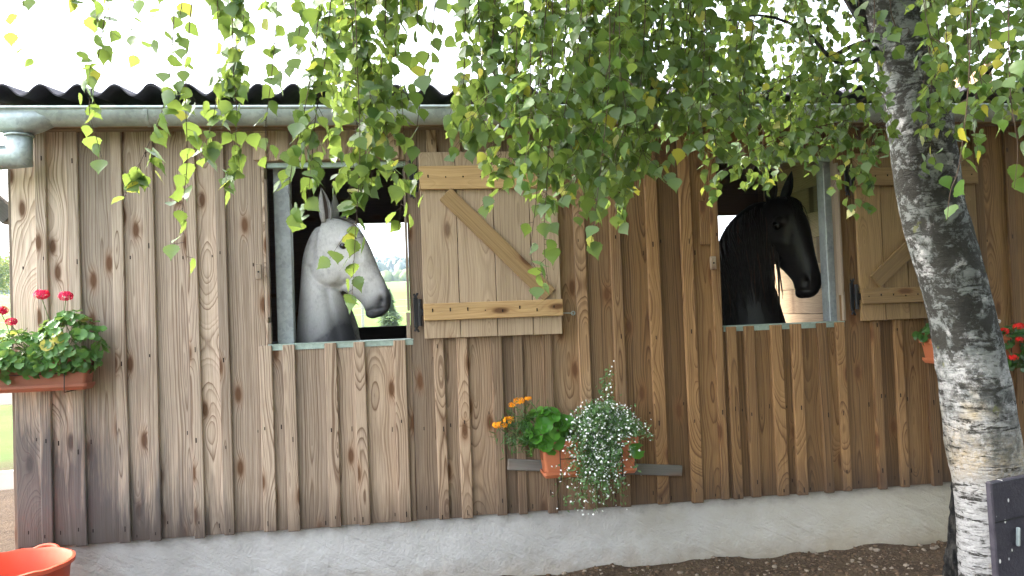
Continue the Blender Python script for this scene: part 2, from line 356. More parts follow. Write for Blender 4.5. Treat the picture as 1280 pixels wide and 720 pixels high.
M_EYE = plain('eye', (.006, .005, .004), .08, .6); M_EARIN = plain('ear_inside', (.16, .13, .125), .8, .1); M_EARINB = plain('ear_inside_black', (.02, .014, .012), .8, .1)

# ------------------------------------------------------------------ terrain
GZ = -.04
def gh(x, y):
    if y < 6: return GZ
    t = y-6; z = GZ + .046*t*min(1, t/30)
    if t > 330:
        s = (t-330); z = GZ + .046*330 + .072*s*min(1, s/120) if s < 420 else GZ+.046*330+.072*420 + .03*(s-420)
        z += noise.noise((x*.004, y*.004, 3))*9*min(1, s/150)
    return z + noise.noise((x*.02, y*.02, 0))*min(1.0, t*.02)
xs = sorted(set([round(v, 2) for v in list(np.linspace(-14, 14, 29))+list(np.sign(np.linspace(-1, 1, 41))*np.abs(np.linspace(-1, 1, 41))**2*1200)]))
ys = sorted(set([round(v, 2) for v in list(np.linspace(-60, 30, 46))+list(np.linspace(34, 330, 38))+list(np.linspace(340, 1400, 50))]))
V = [(x, y, gh(x, y)) for y in ys for x in xs]; nx = len(xs)
F = [(j*nx+i, j*nx+i+1, (j+1)*nx+i+1, (j+1)*nx+i) for j in range(len(ys)-1) for i in range(nx-1)]
g = smooth(obj('ground', np_mesh('ground', V, F, M_SOIL))); tag(g, kind='structure')

# ------------------------------------------------------------------ stable
ST = empty('stable', (0, 0, GZ), 'long wooden board and batten horse stable with wavy roof edge and plaster base', 'stable')
def spart(name, bm, mat, parent=None, c=None):
    """part of the stable; mesh given in world coords, origin moved to c"""
    c = Vector(c) if c is not None else Vector((0, 0, 0))
    base = Vector((0, 0, GZ)) if parent is None else parent['_o']
    if isinstance(bm, bmesh.types.BMesh): bm.transform(Matrix.Translation(-c))
    o = obj(name, bm, mat, parent or ST); o.location = c-Vector(base); o['_o'] = tuple(c); return o
def bpart(name, x0, x1, y0, y1, z0, z1, mat, bev=.003, parent=None, tilt=None, rot=None):
    c = Vector(((x0+x1)/2, (y0+y1)/2, (z0+z1)/2)); b = box(x0-c.x, x1-c.x, y0-c.y, y1-c.y, z0-c.z, z1-c.z, bev)
    base = Vector((0, 0, GZ)) if parent is None else Vector(parent['_o'])
    o = obj(name, b, mat, parent or ST); o.location = c-base; o['_o'] = tuple(c)
    if rot: o.rotation_euler = rot
    return o
ZB, ZT, ZS, ZH = .350, 2.56, 1.368, 2.385
W1 = (-.690, .090); W2 = (1.935, 2.697); XL, XR = -2.005, 5.2
YB, YF = -.012, -.040                          # board face, batten face
# battens: (px left, px right, py measured)
bt = [(50, 64, 560), (91, 105, 560), (146, 160, 560), (185, 199, 560), (240, 253, 560), (277, 290, 560), (327, 343, 560), (357, 372, 560), (409, 424, 560), (446, 460, 560),
      (496, 511, 560), (546, 559, 560), (575, 589, 560), (619, 632, 560), (649, 660, 620), (685, 697, 610), (724, 738, 450), (769, 782, 450), (811, 826, 350), (854, 868, 350),
      (902, 912, 600), (917, 929, 600), (939, 951, 590), (972, 986, 590), (997, 1010, 590), (1031, 1042, 590), (1054, 1065, 590), (1099, 1109, 590), (1127, 1137, 590), (1167, 1179, 590),
      (1222, 1233, 300), (1262, 1272, 300)]
BAT = [(XW(a, y, YF), XW(b, y, YF)) for a, b, y in bt]
x = BAT[-1][1]
while x < XR-.15:
    x += random.uniform(.17, .24); BAT.append((x-.06, x))
def clip_spans(x0, x1):
    """vertical spans of wall not cut by a window"""
    for w in (W1, W2):
        if x1 > w[0]+.012 and x0 < w[1]-.012: return [(ZB, ZS-.004), (ZH+.004, ZT)]
    return [(ZB, ZT)]
nails = bmesh.new()
def nail(x, y, z, l=.012):
    w = random.uniform(.0017, .0029)
    box(x-w, x+w, y-.002, y+.004, z-l*random.uniform(.6, 1.6), z+.005, 0, nails)
for i, (a, b) in enumerate(BAT):
    dz = random.uniform(-.006, .004)
    yf = YF + random.uniform(-.003, .003)
    for (z0, z1) in clip_spans(a, b):
        # a batten that only partly overlaps an opening is kept outside it
        aa, bb = a, b
        o = bpart('batten', aa, bb, yf, YB-.0005, z0+(dz-.004 if z0 == ZB else 0), z1, W_BATT, .0035)
        o.rotation_euler.y = random.uniform(-.004, .004)
        for zz in (z0+.07, z0+.52, z0+1.0, z0+1.55, z0+2.1):
            if zz < z1-.04 and random.random() < .75:
                nail((a+b)/2+random.uniform(-.015, .015), yf, zz+random.uniform(-.05, .05), .016)
edges = [XL]+[(a+b)/2 for a, b in BAT]+[XR]
segs = []
for a, b in zip(edges[:-1], edges[1:]):
    cuts = [a]
    for w in (W1, W2):
        for e in w:
            if a+.01 < e < b-.01: cuts.append(e)
    cuts.append(b); cuts = sorted(cuts)
    segs += list(zip(cuts[:-1], cuts[1:]))
for a, b in segs:
    dz = random.uniform(-.004, .004)
    for (z0, z1) in clip_spans(a, b):
        yb = YB + random.uniform(-.002, .002)
        bpart('board', a+.0008, b-.0008, yb, .014, z0+(dz if z0 == ZB else 0), z1, W_WALL, .002)
        for zz in (z0+.06, z0+.55, z0+1.5):
            if zz < z1-.05 and b-a > .1 and random.random() < .8: nail(random.choice((a+.055, b-.055)), yb, zz+random.uniform(-.04, .04), .014)
no = spart('nails', nails, M_RUST); no['kind'] = 'stuff'
# foundation plinth with an uneven trowelled face
bm = bmesh.new(); N = 240; NZ = 8; grid = []
for j in range(NZ+1):
    z = -.30+(.66)*j/NZ; row = []
    for i in range(N+1):
        xx = XL+.02+(XR-XL-.04)*i/N
        row.append(bm.verts.new((xx, .012+noise.noise((xx*1.7, z*3, 1))*.012+noise.noise((xx*9, z*11, 4))*.004, z)))
    grid.append(row)
for j in range(NZ):
    for i in range(N): bm.faces.new((grid[j][i], grid[j][i+1], grid[j+1][i+1], grid[j+1][i]))
box(XL+.021, XR-.021, .045, .2, -.3, .358, 0, bm)
box(XL+.02, XL+.2, .2, 3.6, -.3, .358, 0, bm)
o = spart('foundation', bm, M_PLASTER)
# side (left) wall boards, seen edge on, and the right end
for k in range(17):
    y0 = .02+k*.21; bpart('side_board', XL-.012, XL+.012, y0, y0+.205, .33, 2.62+.14*(y0), W_TRIM, .002)
    bpart('side_board', XR, XR+.024, y0, y0+.205, .0, 2.62+.14*y0, W_TRIM, .002)
bpart('corner_trim', XL-.016, XL+.006, -.006, .018, .33, ZT-.02, W_TRIM, .002)
# inside: back wall with two half-door openings, partitions, floor
YBK = 3.5
O1, O2 = (-.62, .62), (2.75, 3.80); OZ0, OZ1 = 1.405, 2.46
for (a, b, z0, z1) in [(XL+.02, O1[0], 0, 3.05), (O1[1], O2[0], 0, 3.05), (O2[1], XR, 0, 3.05), (O1[0], O1[1], OZ1, 3.05), (O2[0], O2[1], OZ1, 3.05)]:
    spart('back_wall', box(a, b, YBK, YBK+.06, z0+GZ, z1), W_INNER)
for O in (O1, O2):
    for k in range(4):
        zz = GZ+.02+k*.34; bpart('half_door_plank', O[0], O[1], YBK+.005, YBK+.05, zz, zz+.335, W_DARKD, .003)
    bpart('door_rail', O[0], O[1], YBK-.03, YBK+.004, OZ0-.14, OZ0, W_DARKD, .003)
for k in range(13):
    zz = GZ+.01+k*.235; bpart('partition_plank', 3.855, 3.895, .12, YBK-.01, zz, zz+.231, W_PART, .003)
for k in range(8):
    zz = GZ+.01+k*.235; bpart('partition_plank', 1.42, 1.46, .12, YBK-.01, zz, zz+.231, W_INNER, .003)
o = spart('stable_floor', box(XL+.02, XR, .1, YBK, GZ-.1, GZ+.008), M_SOILIN)
# window linings, zinc posts, flashing, trim
for (a, b) in (W1, W2):
    bpart('lintel', a-.05, b+.05, .015, .10, ZH+.0, ZH+.09, W_TRIM, .003)
    bpart('sill_rail', a-.05, b+.05, .016, .085, ZS-.1, ZS-.006, W_TRIM, .003)
    bpart('sill_flashing', a-.004, b+.012, -.020, .10, ZS-.005, ZS+.001, M_ZINC2, 0)
    bpart('jamb', a-.05, a, .016, .10, ZS-.1, ZH, W_TRIM, .003)
    bpart('jamb', b+.002, b+.05, .016, .055 if b > 1 else .10, ZS-.1, ZH, W_TRIM, .003)
# visible zinc apron between the battens below each sill
for (a, b) in (W1, W2):
    bpart('flashing_apron', a+.003, b+.01, YB-.0045, YB-.0025, ZS-.033, ZS-.0052, M_ZINC2, 0)
bpart('zinc_post', W1[0]+.030, W1[0]+.122, .11, .20, ZS-.15, ZH+.02, M_ZPOST, .004)
bpart('zinc_post', W2[1]-.012, W2[1]+.045, .11, .20, ZS-.15, ZH+.02, M_ZPOST, .004)
bpart('head_strip', W1[0]+.01, W1[1], .02, .06, ZH-.03, ZH-.001, M_ZINC2, .002)
bpart('head_strip', W2[0]+.01, W2[1], .02, .06, ZH-.03, ZH-.001, M_ZINC2, .002)
bpart('stop_strip', W1[0]+.001, W1[0]+.014, -.022, .012, ZS+.15, ZH-.1, W_TRIM, .002)
bpart('stop_strip', W1[0]+.001, W1[0]+.016, -.02, .012, ZS+.004, ZS+.12, W_TRIM, .002)
bpart('stop_strip', W1[1]-.016, W1[1]-.002, -.03, .012, ZS+.16, ZH-.05, W_TRIM, .002)
bpart('stop_strip', W1[1]-.024, W1[1]-.002, -.024, .012, ZS+.004, ZS+.15, W_TRIM, .002)
bpart('stop_strip', W2[1]-.003, W2[1]+.012, -.03, .012, ZS+.16, ZH-.05, W_TRIM, .002)
bpart('stop_strip', W2[1]+.001, W2[1]+.018, -.026, .012, ZS+.004, ZS+.18, W_TRIM, .002)
def turn_button(px, py, h):
    c = WY(px, py, YF); o = bpart('turn_button', c.x-.017, c.x+.017, YF-.026, YF-.0055, c.z-h/2, c.z+h/2, W_TRIM, .004)
    s = spart('screw', tube(bmesh.new(), [(c.x, YF-.03, c.z), (c.x, YF-.025, c.z)], .005, 8), M_IRON, o, (c.x, YF-.027, c.z))
turn_button(324, 340, .085); turn_button(890, 329, .08)
o = bpart('cleat', XW(873, 285)-.0, XW(893, 285), -.03, YB-.003, WY(880, 306).z, WY(880, 252).z, W_WALL, .003)
# hook of shutter 1
c = WY(704, 391, YB); hk = bmesh.new()
tube(hk, [(c.x-.02, -.03, c.z), (c.x+.055, -.03, c.z-.004)], .003, 6)
tube(hk, [(c.x+.055+.011*math.cos(a), -.03, c.z-.004+.011*math.sin(a)) for a in np.linspace(0, 6.28, 12)], .003, 6)
tube(hk, [(c.x+.066, -.03, c.z-.004), (c.x+.066, .0, c.z-.004)], .003, 6)
spart('hook', hk, M_ZINC, None, c)

# shutters
def shutter(x0, x1, z0, z1, nb, top, bot, diag, seams=None, W_SHUT=W_SHUT, W_SHUTX=W_SHUTX):
    s = bpy.data.objects.new('shutter', None); COL.objects.link(s); s.parent = ST; s.location = Vector((x0, -.05, z0))-Vector((0, 0, GZ)); s['_o'] = (x0, -.05, z0)
    es = seams or [x0+(x1-x0)*k/nb for k in range(nb+1)]
    for a, b in zip(es[:-1], es[1:]):
        d = random.uniform(-.0015, .0015); bpart('board', a+.0018, b-.0018, -.064+d, -.040+d, z0+random.uniform(-.002, .002), z1, W_SHUT, .0025, s)
    for (a, b) in (top, bot): bpart('rail', x0, x1+.004, -.088, -.0655, a, b, W_SHUTX, .003, s)
    (ax, az), (bx, bz) = diag; L = math.hypot(bx-ax, bz-az); ang = math.atan2(bz-az, bx-ax); w = .047
    o = obj('brace', None or box(-L/2, L/2, -.011, .011, -w, w, .003), W_SHUTX, s); c = Vector(((ax+bx)/2, -.0775, (az+bz)/2)); o.location = c-Vector(s['_o']); o.rotation_euler = (0, -ang, 0)
    for zz in ((top[0]+top[1])/2, (bot[0]+bot[1])/2):
        h = bmesh.new()
        box(x0-.055, x0-.030, -.046, -.038, zz-.085, zz+.085, .003, h); box(x0-.03, x0+.012, -.067, -.040, zz-.02, zz+.02, .003, h)
        tube(h, [(x0-.02, -.056, zz-.075), (x0-.02, -.056, zz+.075)], .012, 10)
        for q in (-1, 1):
            tube(h, [(x0-.042, -.05, zz+q*.085), (x0-.052, -.05, zz+q*.105)], .006, 6); tube(h, [(x0-.042, -.05, zz+q*.085), (x0-.03, -.05, zz+q*.11)], .006, 6)
        c = Vector((x0-.02, -.05, zz)); h.transform(Matrix.Translation(-c)); o = obj('hinge', h, M_IRON, s); o.location = c-Vector(s['_o'])
    nl = bmesh.new()
    for (a, b) in (top, bot):
        for k in range(nb*2):
            xx = x0+(x1-x0)*(k+.5)/(nb*2); tube(nl, [(xx, -.0905, (a+b)/2+random.uniform(-.02, .02)), (xx, -.087, (a+b)/2)], .0035, 6)
    c = Vector(s['_o']); nl.transform(Matrix.Translation(-c)); o = obj('nails', nl, M_RUST, s); o['kind'] = 'stuff'
    return s
SY = -.05
sx = [XW(p, 320, SY) for p in (527, 572.5, 618.5, 663.5, 699)]
s1z0 = WY(600, 421, SY).z; s1z1 = WY(600, 190, SY).z
shutter(sx[0], sx[-1], s1z0, s1z1, 4, (WY(600, 237, SY).z, WY(600, 208, SY).z), (WY(610, 398, SY).z, WY(610, 377, SY).z),
        ((XW(556, 240, SY), WY(556, 243, SY).z), (XW(686, 371, SY), WY(686, 369, SY).z)), sx)['label'] = 'open shutter beside the grey horse, brace running down to the right'
x0 = XW(1075, 390, SY); z0 = WY(1110, 400, SY).z; z1 = WY(1110, 192, SY).z
shutter(x0, x0+.80, z0, z1, 5, (z1-.20, z1-.09), (WY(1110, 379, SY).z, WY(1110, 360, SY).z), ((x0+.09, WY(1110, 352, SY).z), (x0+.72, z1-.26)), None, W_SHUTB, W_SHUTX_SHADE)['label'] = 'open shutter behind the birch trunk, brace running up to the right'

# eave: fascia board, soffit, gutter, roof sheets
bpart('fascia_board', XL-.06, XR+.06, -.145, -.115, 2.556, 2.655, W_EAVE, .003)
bpart('soffit_batten', XL-.04, XR+.05, -.112, -.045, 2.548, 2.578, W_EAVE, .003)
bpart('wall_plate', XL, XR, -.03, .08, ZT+.003, 2.70, W_TRIM, .003)
GY, GR, GTOP = -.225, .072, 2.622
def gutter_section(r): return [(GY+r*math.cos(a), GTOP+(-r*1.15)*math.sin(a)) for a in np.linspace(0, math.pi, 15)]
bm = bmesh.new(); so_, si_ = gutter_section(GR), gutter_section(GR-.004)
sec = so_+si_[::-1]
rings_mesh(bm, [[(xx, y, z) for y, z in sec] for xx in (XL-.07, XR+.1)])
tube(bm, [(XL-.072, GY-GR, GTOP-.002), (XR+.1, GY-GR, GTOP-.002)], .0095, 10)
rings_mesh(bm, [[(xx, y, z) for y, z in so_+[(GY, GTOP)]] for xx in (XL-.074, XL-.070)])
bmesh.ops.recalc_face_normals(bm, faces=bm.faces[:])
gut = spart('gutter', bm, M_ZINC, None, (XL, GY, GTOP)); smooth(gut)
m = gut.modifiers.new('e', 'EDGE_SPLIT'); m.split_angle = R(40)
for xx in [XW(105, 148, -.29), XW(112, 148, -.29)]+[XW(182, 148, -.29)+.585*k for k in range(12)]:
    bm = bmesh.new(); ro, ri = gutter_section(GR+.004), gutter_section(GR+.0005)
    rings_mesh(bm, [[(q, y, z) for y, z in ro+ri[::-1]] for q in (xx-.009, xx+.009)]); bmesh.ops.recalc_face_normals(bm, faces=bm.faces[:])
    spart('bracket', bm, M_ZINC, gut, (xx, GY, GTOP))
# outlet funnel + elbow downpipe
fx = XW(24, 180, GY); fz = GTOP-.075; bm = bmesh.new()
def oval(cx, cz, a, b, n=20): return [(cx+a*math.cos(t), GY+b*math.sin(t), cz) for t in [2*math.pi*k/n for k in range(n)]]
zr = WY(24, 170, GY).z
rings_mesh(bm, [oval(fx+.02, GTOP-.02, .225, .0755), oval(fx+.02, GTOP-.055, .205, .0755), oval(fx+.01, GTOP-.10, .12, .072), oval(fx, zr+.008, .064, .064), oval(fx, zr+.004, .070, .070), oval(fx, zr-.004, .070, .070), oval(fx, zr-.006, .0625, .0625)], cap=False)
zc = WY(20, 195, GY).z
def elbow():
    rings = []; r = .062
    dirs = [Vector((0, 0, -1)), Vector((-.96, .25, -.03)).normalized()]
    bis = (dirs[0]-dirs[1]).normalized()          # mitre plane normal is the bisector of the directions
    mit = (dirs[0]+dirs[1]).normalized(); P = Vector((fx, GY, zc)); n = 20
    base = [Vector((math.cos(t), math.sin(t), 0))*r for t in [2*math.pi*k/n for k in range(n)]]
    rings.append([Vector((fx, GY, zr-.004))+b for b in base])
    m_ = []
    for b in base:
        q = P+b; t = -(q-P).dot(mit)/dirs[0].dot(mit); m_.append(q+dirs[0]*t)
    rings.append(m_); rings.append([q+dirs[1]*.6 for q in m_]); return rings
rings_mesh(bm, elbow(), cap=False); bmesh.ops.recalc_face_normals(bm, faces=bm.faces[:])
o = spart('downpipe', bm, M_ZINC, None, (fx, GY, zr)); smooth(o); m = o.modifiers.new('e', 'EDGE_SPLIT'); m.split_angle = R(35)
m = o.modifiers.new('s', 'SOLIDIFY'); m.thickness = .003
# corrugated roof sheets, 177 mm pitch
per, amp = .1795, .029; xp = XW(98, 110, -.25)
SL = math.tan(R(7))
xa = XL-.30; sheet_w = per*5.9; k = 0
while xa < XR+.3:
    xb = xa+sheet_w; n = 90; pts = []
    zoff = .004*(k % 2)
    for i in range(n+1):
        xx = xa+(sheet_w+.06)*i/n; pts.append((xx, amp*math.cos(2*math.pi*(xx-xp)/per)))
    rows = []
    for (yy, dz) in ((-.265, 0), (3.9, SL*4.165)):
        rows.append([(xx, yy, 2.722+zz+dz+zoff) for xx, zz in pts]+[(xx, yy, 2.713+zz+dz+zoff) for xx, zz in pts[::-1]])
    bm = bmesh.new(); rings_mesh(bm, rows); bmesh.ops.recalc_face_normals(bm, faces=bm.faces[:])
    o = spart('roof_sheet', bm, M_ROOF, None, (xa, 0, 2.71)); smooth(o); m = o.modifiers.new('e', 'EDGE_SPLIT'); m.split_angle = R(50)
    xa = xb; k += 1
for yy in (.05, 1.2, 2.4, 3.45):
    bpart('purlin', XL-.2, XR+.1, yy-.04, yy+.04, 2.60+SL*(yy+.26)-.06+(.0), 2.672+SL*(yy+.26)-.002, W_DARKD if yy > .5 else W_TRIM, .003)
# raking brace under the side overhang
a = Vector((XL-.02, .05, 2.10)); b = Vector((XL-.55, .05, 2.64)); L = (b-a).length
o = obj('eave_brace', box(-L/2, L/2, -.04, .04, -.045, .045, .004), W_GREY, ST); o.location = (a+b)/2-Vector((0, 0, GZ)); o.rotation_euler.y = -math.atan2(b.z-a.z, b.x-a.x)

# ------------------------------------------------------------------ horses
def remeshed(bm, vox, name, it=6):
    me = bpy.data.meshes.new('tmp'); bm.to_mesh(me); bm.free(); t = bpy.data.objects.new('tmp', me); COL.objects.link(t)
    m = t.modifiers.new('r', 'REMESH'); m.mode = 'VOXEL'; m.voxel_size = vox
    s = t.modifiers.new('s', 'SMOOTH'); s.factor = .5; s.iterations = it
    dg = bpy.context.evaluated_depsgraph_get(); dg.update()
    out = bpy.data.meshes.new_from_object(t.evaluated_get(dg)); out.name = name
    bpy.data.objects.remove(t); bpy.data.meshes.remove(me); return out
def sell(c, a, b, n=24, e=2.3):
    """superellipse ring: c centre, a/b half-axis vectors"""
    out = []
    for k in range(n):
        t = 2*math.pi*k/n; ct, st = math.cos(t), math.sin(t)
        out.append(c+a*(math.copysign(abs(ct)**(2/e), ct))+b*(math.copysign(abs(st)**(2/e), st)))
    return out
HEAD = [((150, 172), (112, 300), 56), ((185, 172), (104, 345), 68), ((225, 182), (112, 392), 76), ((268, 205), (134, 430), 80), ((300, 240), (170, 450), 76), ((325, 285), (205, 462), 66),
        ((344, 335), (238, 482), 55), ((361, 382), (268, 503), 47), ((379, 425), (290, 524), 43), ((394, 462), (300, 548), 44), ((404, 495), (316, 568), 43), ((404, 528), (342, 579), 36), ((394, 552), (366, 577), 22)]
NECK_G = [((175, 215), (165, 400), 40), ((118, 206), (165, 432), 40), ((80, 262), (192, 462), 46), ((58, 330), (214, 492), 56), ((48, 420), (228, 532), 72), ((38, 520), (242, 590), 84), ((22, 660), (266, 690), 102), ((0, 820), (285, 830), 120)]
def make_horse(name, label, cat, pivot_px, plane_y, yaw, k, headrot, neck, body_dir, mats, sink=0.0, feat=None, hyaw=None):
    """profile units (crop pixels of the traced head), pivot = poll (165,185)"""
    P0 = WY(*pivot_px, plane_y); e = Vector((math.cos(yaw), -math.sin(yaw), 0)); w = Vector((math.sin(yaw), math.cos(yaw), 0)); up = Vector((0, 0, 1))
    ch, sh = math.cos(headrot), math.sin(headrot); hy = yaw if hyaw is None else hyaw
    eh = Vector((math.cos(hy), -math.sin(hy), 0)); wh = Vector((math.sin(hy), math.cos(hy), 0))
    def H(u, v, s=0):        # head unit -> world
        du, dv = u-165, v-185; du, dv = ch*du-sh*dv, sh*du+ch*dv
        return P0+eh*(du*k)-up*(dv*k)+wh*(s*k)
    def N(u, v, s=0): return P0+e*((u-165)*k)-up*((v-185)*k)+w*(s*k)
    root = empty(name, (0, 0, 0), label, cat)
    bm = bmesh.new()
    def loft(st, f, ex, wv):
        rings = []
        for (t, b, hw) in curve_pts([(*a, *b_, h) for a, b_, h in st], len(st)*3) and [((c[0], c[1]), (c[2], c[3]), c[4]) for c in curve_pts([(*a, *b_, h) for a, b_, h in st], len(st)*3)]:
            T, B = f(*t), f(*b); rings.append(sell((T+B)/2, (T-B)/2, wv*(hw*k), 28, ex))
        rings_mesh(bm, rings)
    loft(HEAD, H, 2.2, wh); loft(neck, N, 2.1, w)
    def blob(c, r, M=None):
        t = bmesh.new(); bmesh.ops.create_icosphere(t, subdivisions=3, radius=1)
        for v in t.verts: v.co = c+eh*(v.co.x*r[0]*k)+wh*(v.co.y*r[1]*k)+up*(v.co.z*r[2]*k)
        me = bpy.data.meshes.new('b'); t.to_mesh(me); t.free(); bm.from_mesh(me); bpy.data.meshes.remove(me)
    for s in (-1, 1):
        blob(H(172, 376, s*48), (62, 34, 68))                        # jowl
        blob(H(243, 272, s*62), (34, 26, 26))                        # brow
        blob(H(372, 500, s*30), (26, 18, 34))                        # nostril flare
    blob(H(330, 562), (30, 30, 22))                                   # chin
    # trunk, haunch and legs standing on the stable floor
    bd = Vector(body_dir).normalized(); side = bd.cross(up).normalized()
    ch0 = N(150, 760); G = GZ+.012
    c0 = Vector((ch0.x, ch0.y, .92))+bd*.14; tr = [(c0-bd*.16, .17, .18, 1.0), (c0+bd*.06, .24, .28, 1.0), (c0+bd*.45, .29, .35, 1.02), (c0+bd*.9, .32, .34, 1.0), (c0+bd*1.25, .30, .32, 1.03), (c0+bd*1.55, .23, .27, 1.05), (c0+bd*1.68, .12, .16, 1.05)]
    rings_mesh(bm, [sell(Vector((c.x, c.y, z)), side*a, up*b, 24, 2.1) for c, a, b, z in tr])
    rings_mesh(bm, [sell(Vector((c0.x, c0.y, z))+bd*o_, side*a, bd*b, 24, 2.1) for z, a, b, o_ in ((.95, .19, .19, .06), (1.12, .18, .2, .0), (1.26, .15, .18, -.06))])
    for s in (-1, 1):
        for (o_, hind) in ((.12, 0), (1.38, 1)):
            b0 = c0+bd*o_+side*(s*.15)
            if hind: path = [(0, 1.05, .15), (-.08, .78, .11), (.02, .62, .075), (.10, .52, .055), (.06, .30, .036), (.04, .14, .034), (0, .09, .045), (-.03, .0, .062)]
            else: path = [(0, 1.0, .13), (.02, .75, .085), (.0, .55, .058), (-.01, .48, .055), (0, .3, .034), (0, .14, .034), (-.03, .09, .043), (-.05, .0, .06)]
            rings_mesh(bm, [sell(Vector((b0.x, b0.y, G+z*(1 if z > .02 else 1)))+bd*o2, side*r, bd*r, 12, 2) for o2, z, r in path])
    bmesh.ops.recalc_face_normals(bm, faces=bm.faces[:])
    me = remeshed(bm, .0105, 'body', 4)
    n = len(me.vertices); co = np.empty(n*3, np.float32); me.vertices.foreach_get('co', co); co = co.reshape(-1, 3).astype(float)
    p0 = np.array(P0); E, Wv = np.array(eh), np.array(wh)
    d = co-p0; u_ = d@E/k; v_ = -d[:, 2]/k; s_ = d@Wv/k
    hu = ch*u_+sh*v_+165; hv = -sh*u_+ch*v_+185        # back to head units
    u_ = d@np.array(e)/k; sn = d@np.array(w)/k; latn = np.sign(sn)[:, None]*np.array(w)[None, :]*k
    nu, nv = u_+165, v_+185
    def gs(cu, cv, cs, ru, rv, rs): return np.exp(-((hu-cu)/ru)**2-((hv-cv)/rv)**2-((np.abs(s_)-cs)/rs)**2)
    dark = np.zeros(n)
    lat = np.sign(s_)[:, None]*Wv[None, :]*k
    co += -lat*(gs(372, 510, 42, 11, 20, 28)*20)[:, None]            # nostril
    co += -lat*(gs(231, 293, 75, 22, 15, 34)*9)[:, None]             # eye socket
    co += -lat*(gs(290, 330, 62, 14, 45, 30)*6)[:, None] + lat*(gs(262, 360, 60, 50, 16, 30)*6)[:, None]   # facial crest
    ml = np.exp(-((hv-(548-.10*(hu-320)))/4.5)**2)*np.clip((hu-300)/15, 0, 1)*np.clip((400-hu)/20, 0, 1)*(np.abs(s_) > 14)
    co += -lat*(ml*7)[:, None]                                        # mouth line
    gro = np.exp(-(((nu-150)-(nv-440)*.25)/16)**2)*np.clip((nv-425)/40, 0, 1)*np.clip((760-nv)/200, 0, 1)
    co += -latn*(gro*9)[:, None]                                       # jugular groove
    rj = np.hypot(hu-182, hv-362); an = np.degrees(np.arctan2(hv-362, hu-182))
    jg = np.exp(-((rj-92)/9)**2)*np.clip((an-35)/20, 0, 1)*np.clip((215-(an % 360))/30, 0, 1)*(np.abs(s_) > 18)
    co += -lat*(jg*15)[:, None]                                       # crease behind the jowl
    dark = np.maximum(dark, np.clip(((hu-300)*.515+(hv-470)*.858)/75, 0, 1)*.85)       # muzzle
    dark = np.maximum(dark, gs(372, 510, 40, 16, 22, 30)); dark = np.maximum(dark, gs(231, 291, 70, 25, 15, 34)*.75); dark = np.maximum(dark, ml*.8)
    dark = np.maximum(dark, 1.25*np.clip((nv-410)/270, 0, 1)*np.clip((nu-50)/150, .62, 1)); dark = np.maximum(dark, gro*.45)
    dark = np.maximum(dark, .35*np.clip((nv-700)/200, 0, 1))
    me.vertices.foreach_set('co', co.astype(np.float32).ravel()); a = me.attributes.new('dark', 'FLOAT', 'POINT'); a.data.foreach_set('value', dark.astype(np.float32))
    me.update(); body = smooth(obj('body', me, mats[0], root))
    # ears
    def ear(s, lean, turn=0.0):
        b = bmesh.new(); base = H(163+lean[0], 192+lean[1], s*38); tip = H(155+lean[2], 58+lean[3], s*(46+lean[4])); ax = (tip-base); fw = (eh*math.cos(turn)+wh*s*math.sin(turn))
        fw = (fw-ax.normalized()*fw.dot(ax.normalized())).normalized(); sd_ = ax.normalized().cross(fw)
        prof = [(0, 20), (.15, 25), (.35, 28), (.55, 25), (.75, 17), (.9, 8), (1, 1.2)]; rows = []
        for t, r in prof:
            c = base+ax*t+fw*(math.sin(t*3)*6*k); rr = r*k
            out = [c+fw*(rr*math.cos(a)*.75)+sd_*(rr*math.sin(a)) for a in np.linspace(R(38), R(322), 15)]
            inn = [c+(p-c)*.82 for p in out][::-1]; rows.append(out+inn)
        rings_mesh(b, rows); bmesh.ops.recalc_face_normals(b, faces=b.faces[:]); o = smooth(obj('ear', b, mats[0], root))
        b = bmesh.new(); rows = [[base+ax*t+fw*((math.sin(t*3)*6-r*.28)*k)+sd_*(r*k*q) for q in (-.72, -.3, .3, .72)] for t, r in prof]
        rings_mesh(b, rows, closed=False); io = smooth(obj('ear_inside', b, mats[3], o))
        at = o.data.attributes.new('dark', 'FLOAT', 'POINT'); at.data.foreach_set('value', np.full(len(o.data.vertices), .32, np.float32))
    for s, ln, tn in feat['ears']: ear(s, ln, tn)
    for s in (-1, 1):
        b = bmesh.new(); bmesh.ops.create_icosphere(b, subdivisions=3, radius=20*k); c = H(232, 291, s*feat.get('eye_s', 60)); b.transform(Matrix.Translation(c)); ey = smooth(obj('eye', b, M_EYE, root))
        lid = bmesh.new(); pts = [H(232+21*math.cos(a), 291-14*math.sin(a)-3, s*(feat.get('eye_s', 60)+11-4*abs(math.cos(a)))) for a in np.linspace(-.1, math.pi+.1, 10)]
        tube(lid, pts, [2*k]+[4.6*k]*8+[2*k], 6); o = smooth(obj('eyelid', lid, mats[0], root)); at = o.data.attributes.new('dark', 'FLOAT', 'POINT'); at.data.foreach_set('value', np.full(len(o.data.vertices), .7, np.float32))
    return root, H, N, k, eh, w
def lock(bm, pts, wd, nrm):
    rows = []; n = len(pts)
    for i, p in enumerate(pts):
        t = (pts[min(i+1, n-1)]-pts[max(i-1, 0)]).normalized(); s = t.cross(nrm).normalized(); ww = wd*(1-(i/(n-1))**2*.9)
        rows.append([p-s*ww, p+nrm*(ww*.35), p+s*ww, p-nrm*(ww*.2)])
    rings_mesh(bm, rows)
kw = 1/3.27*5.12/1050
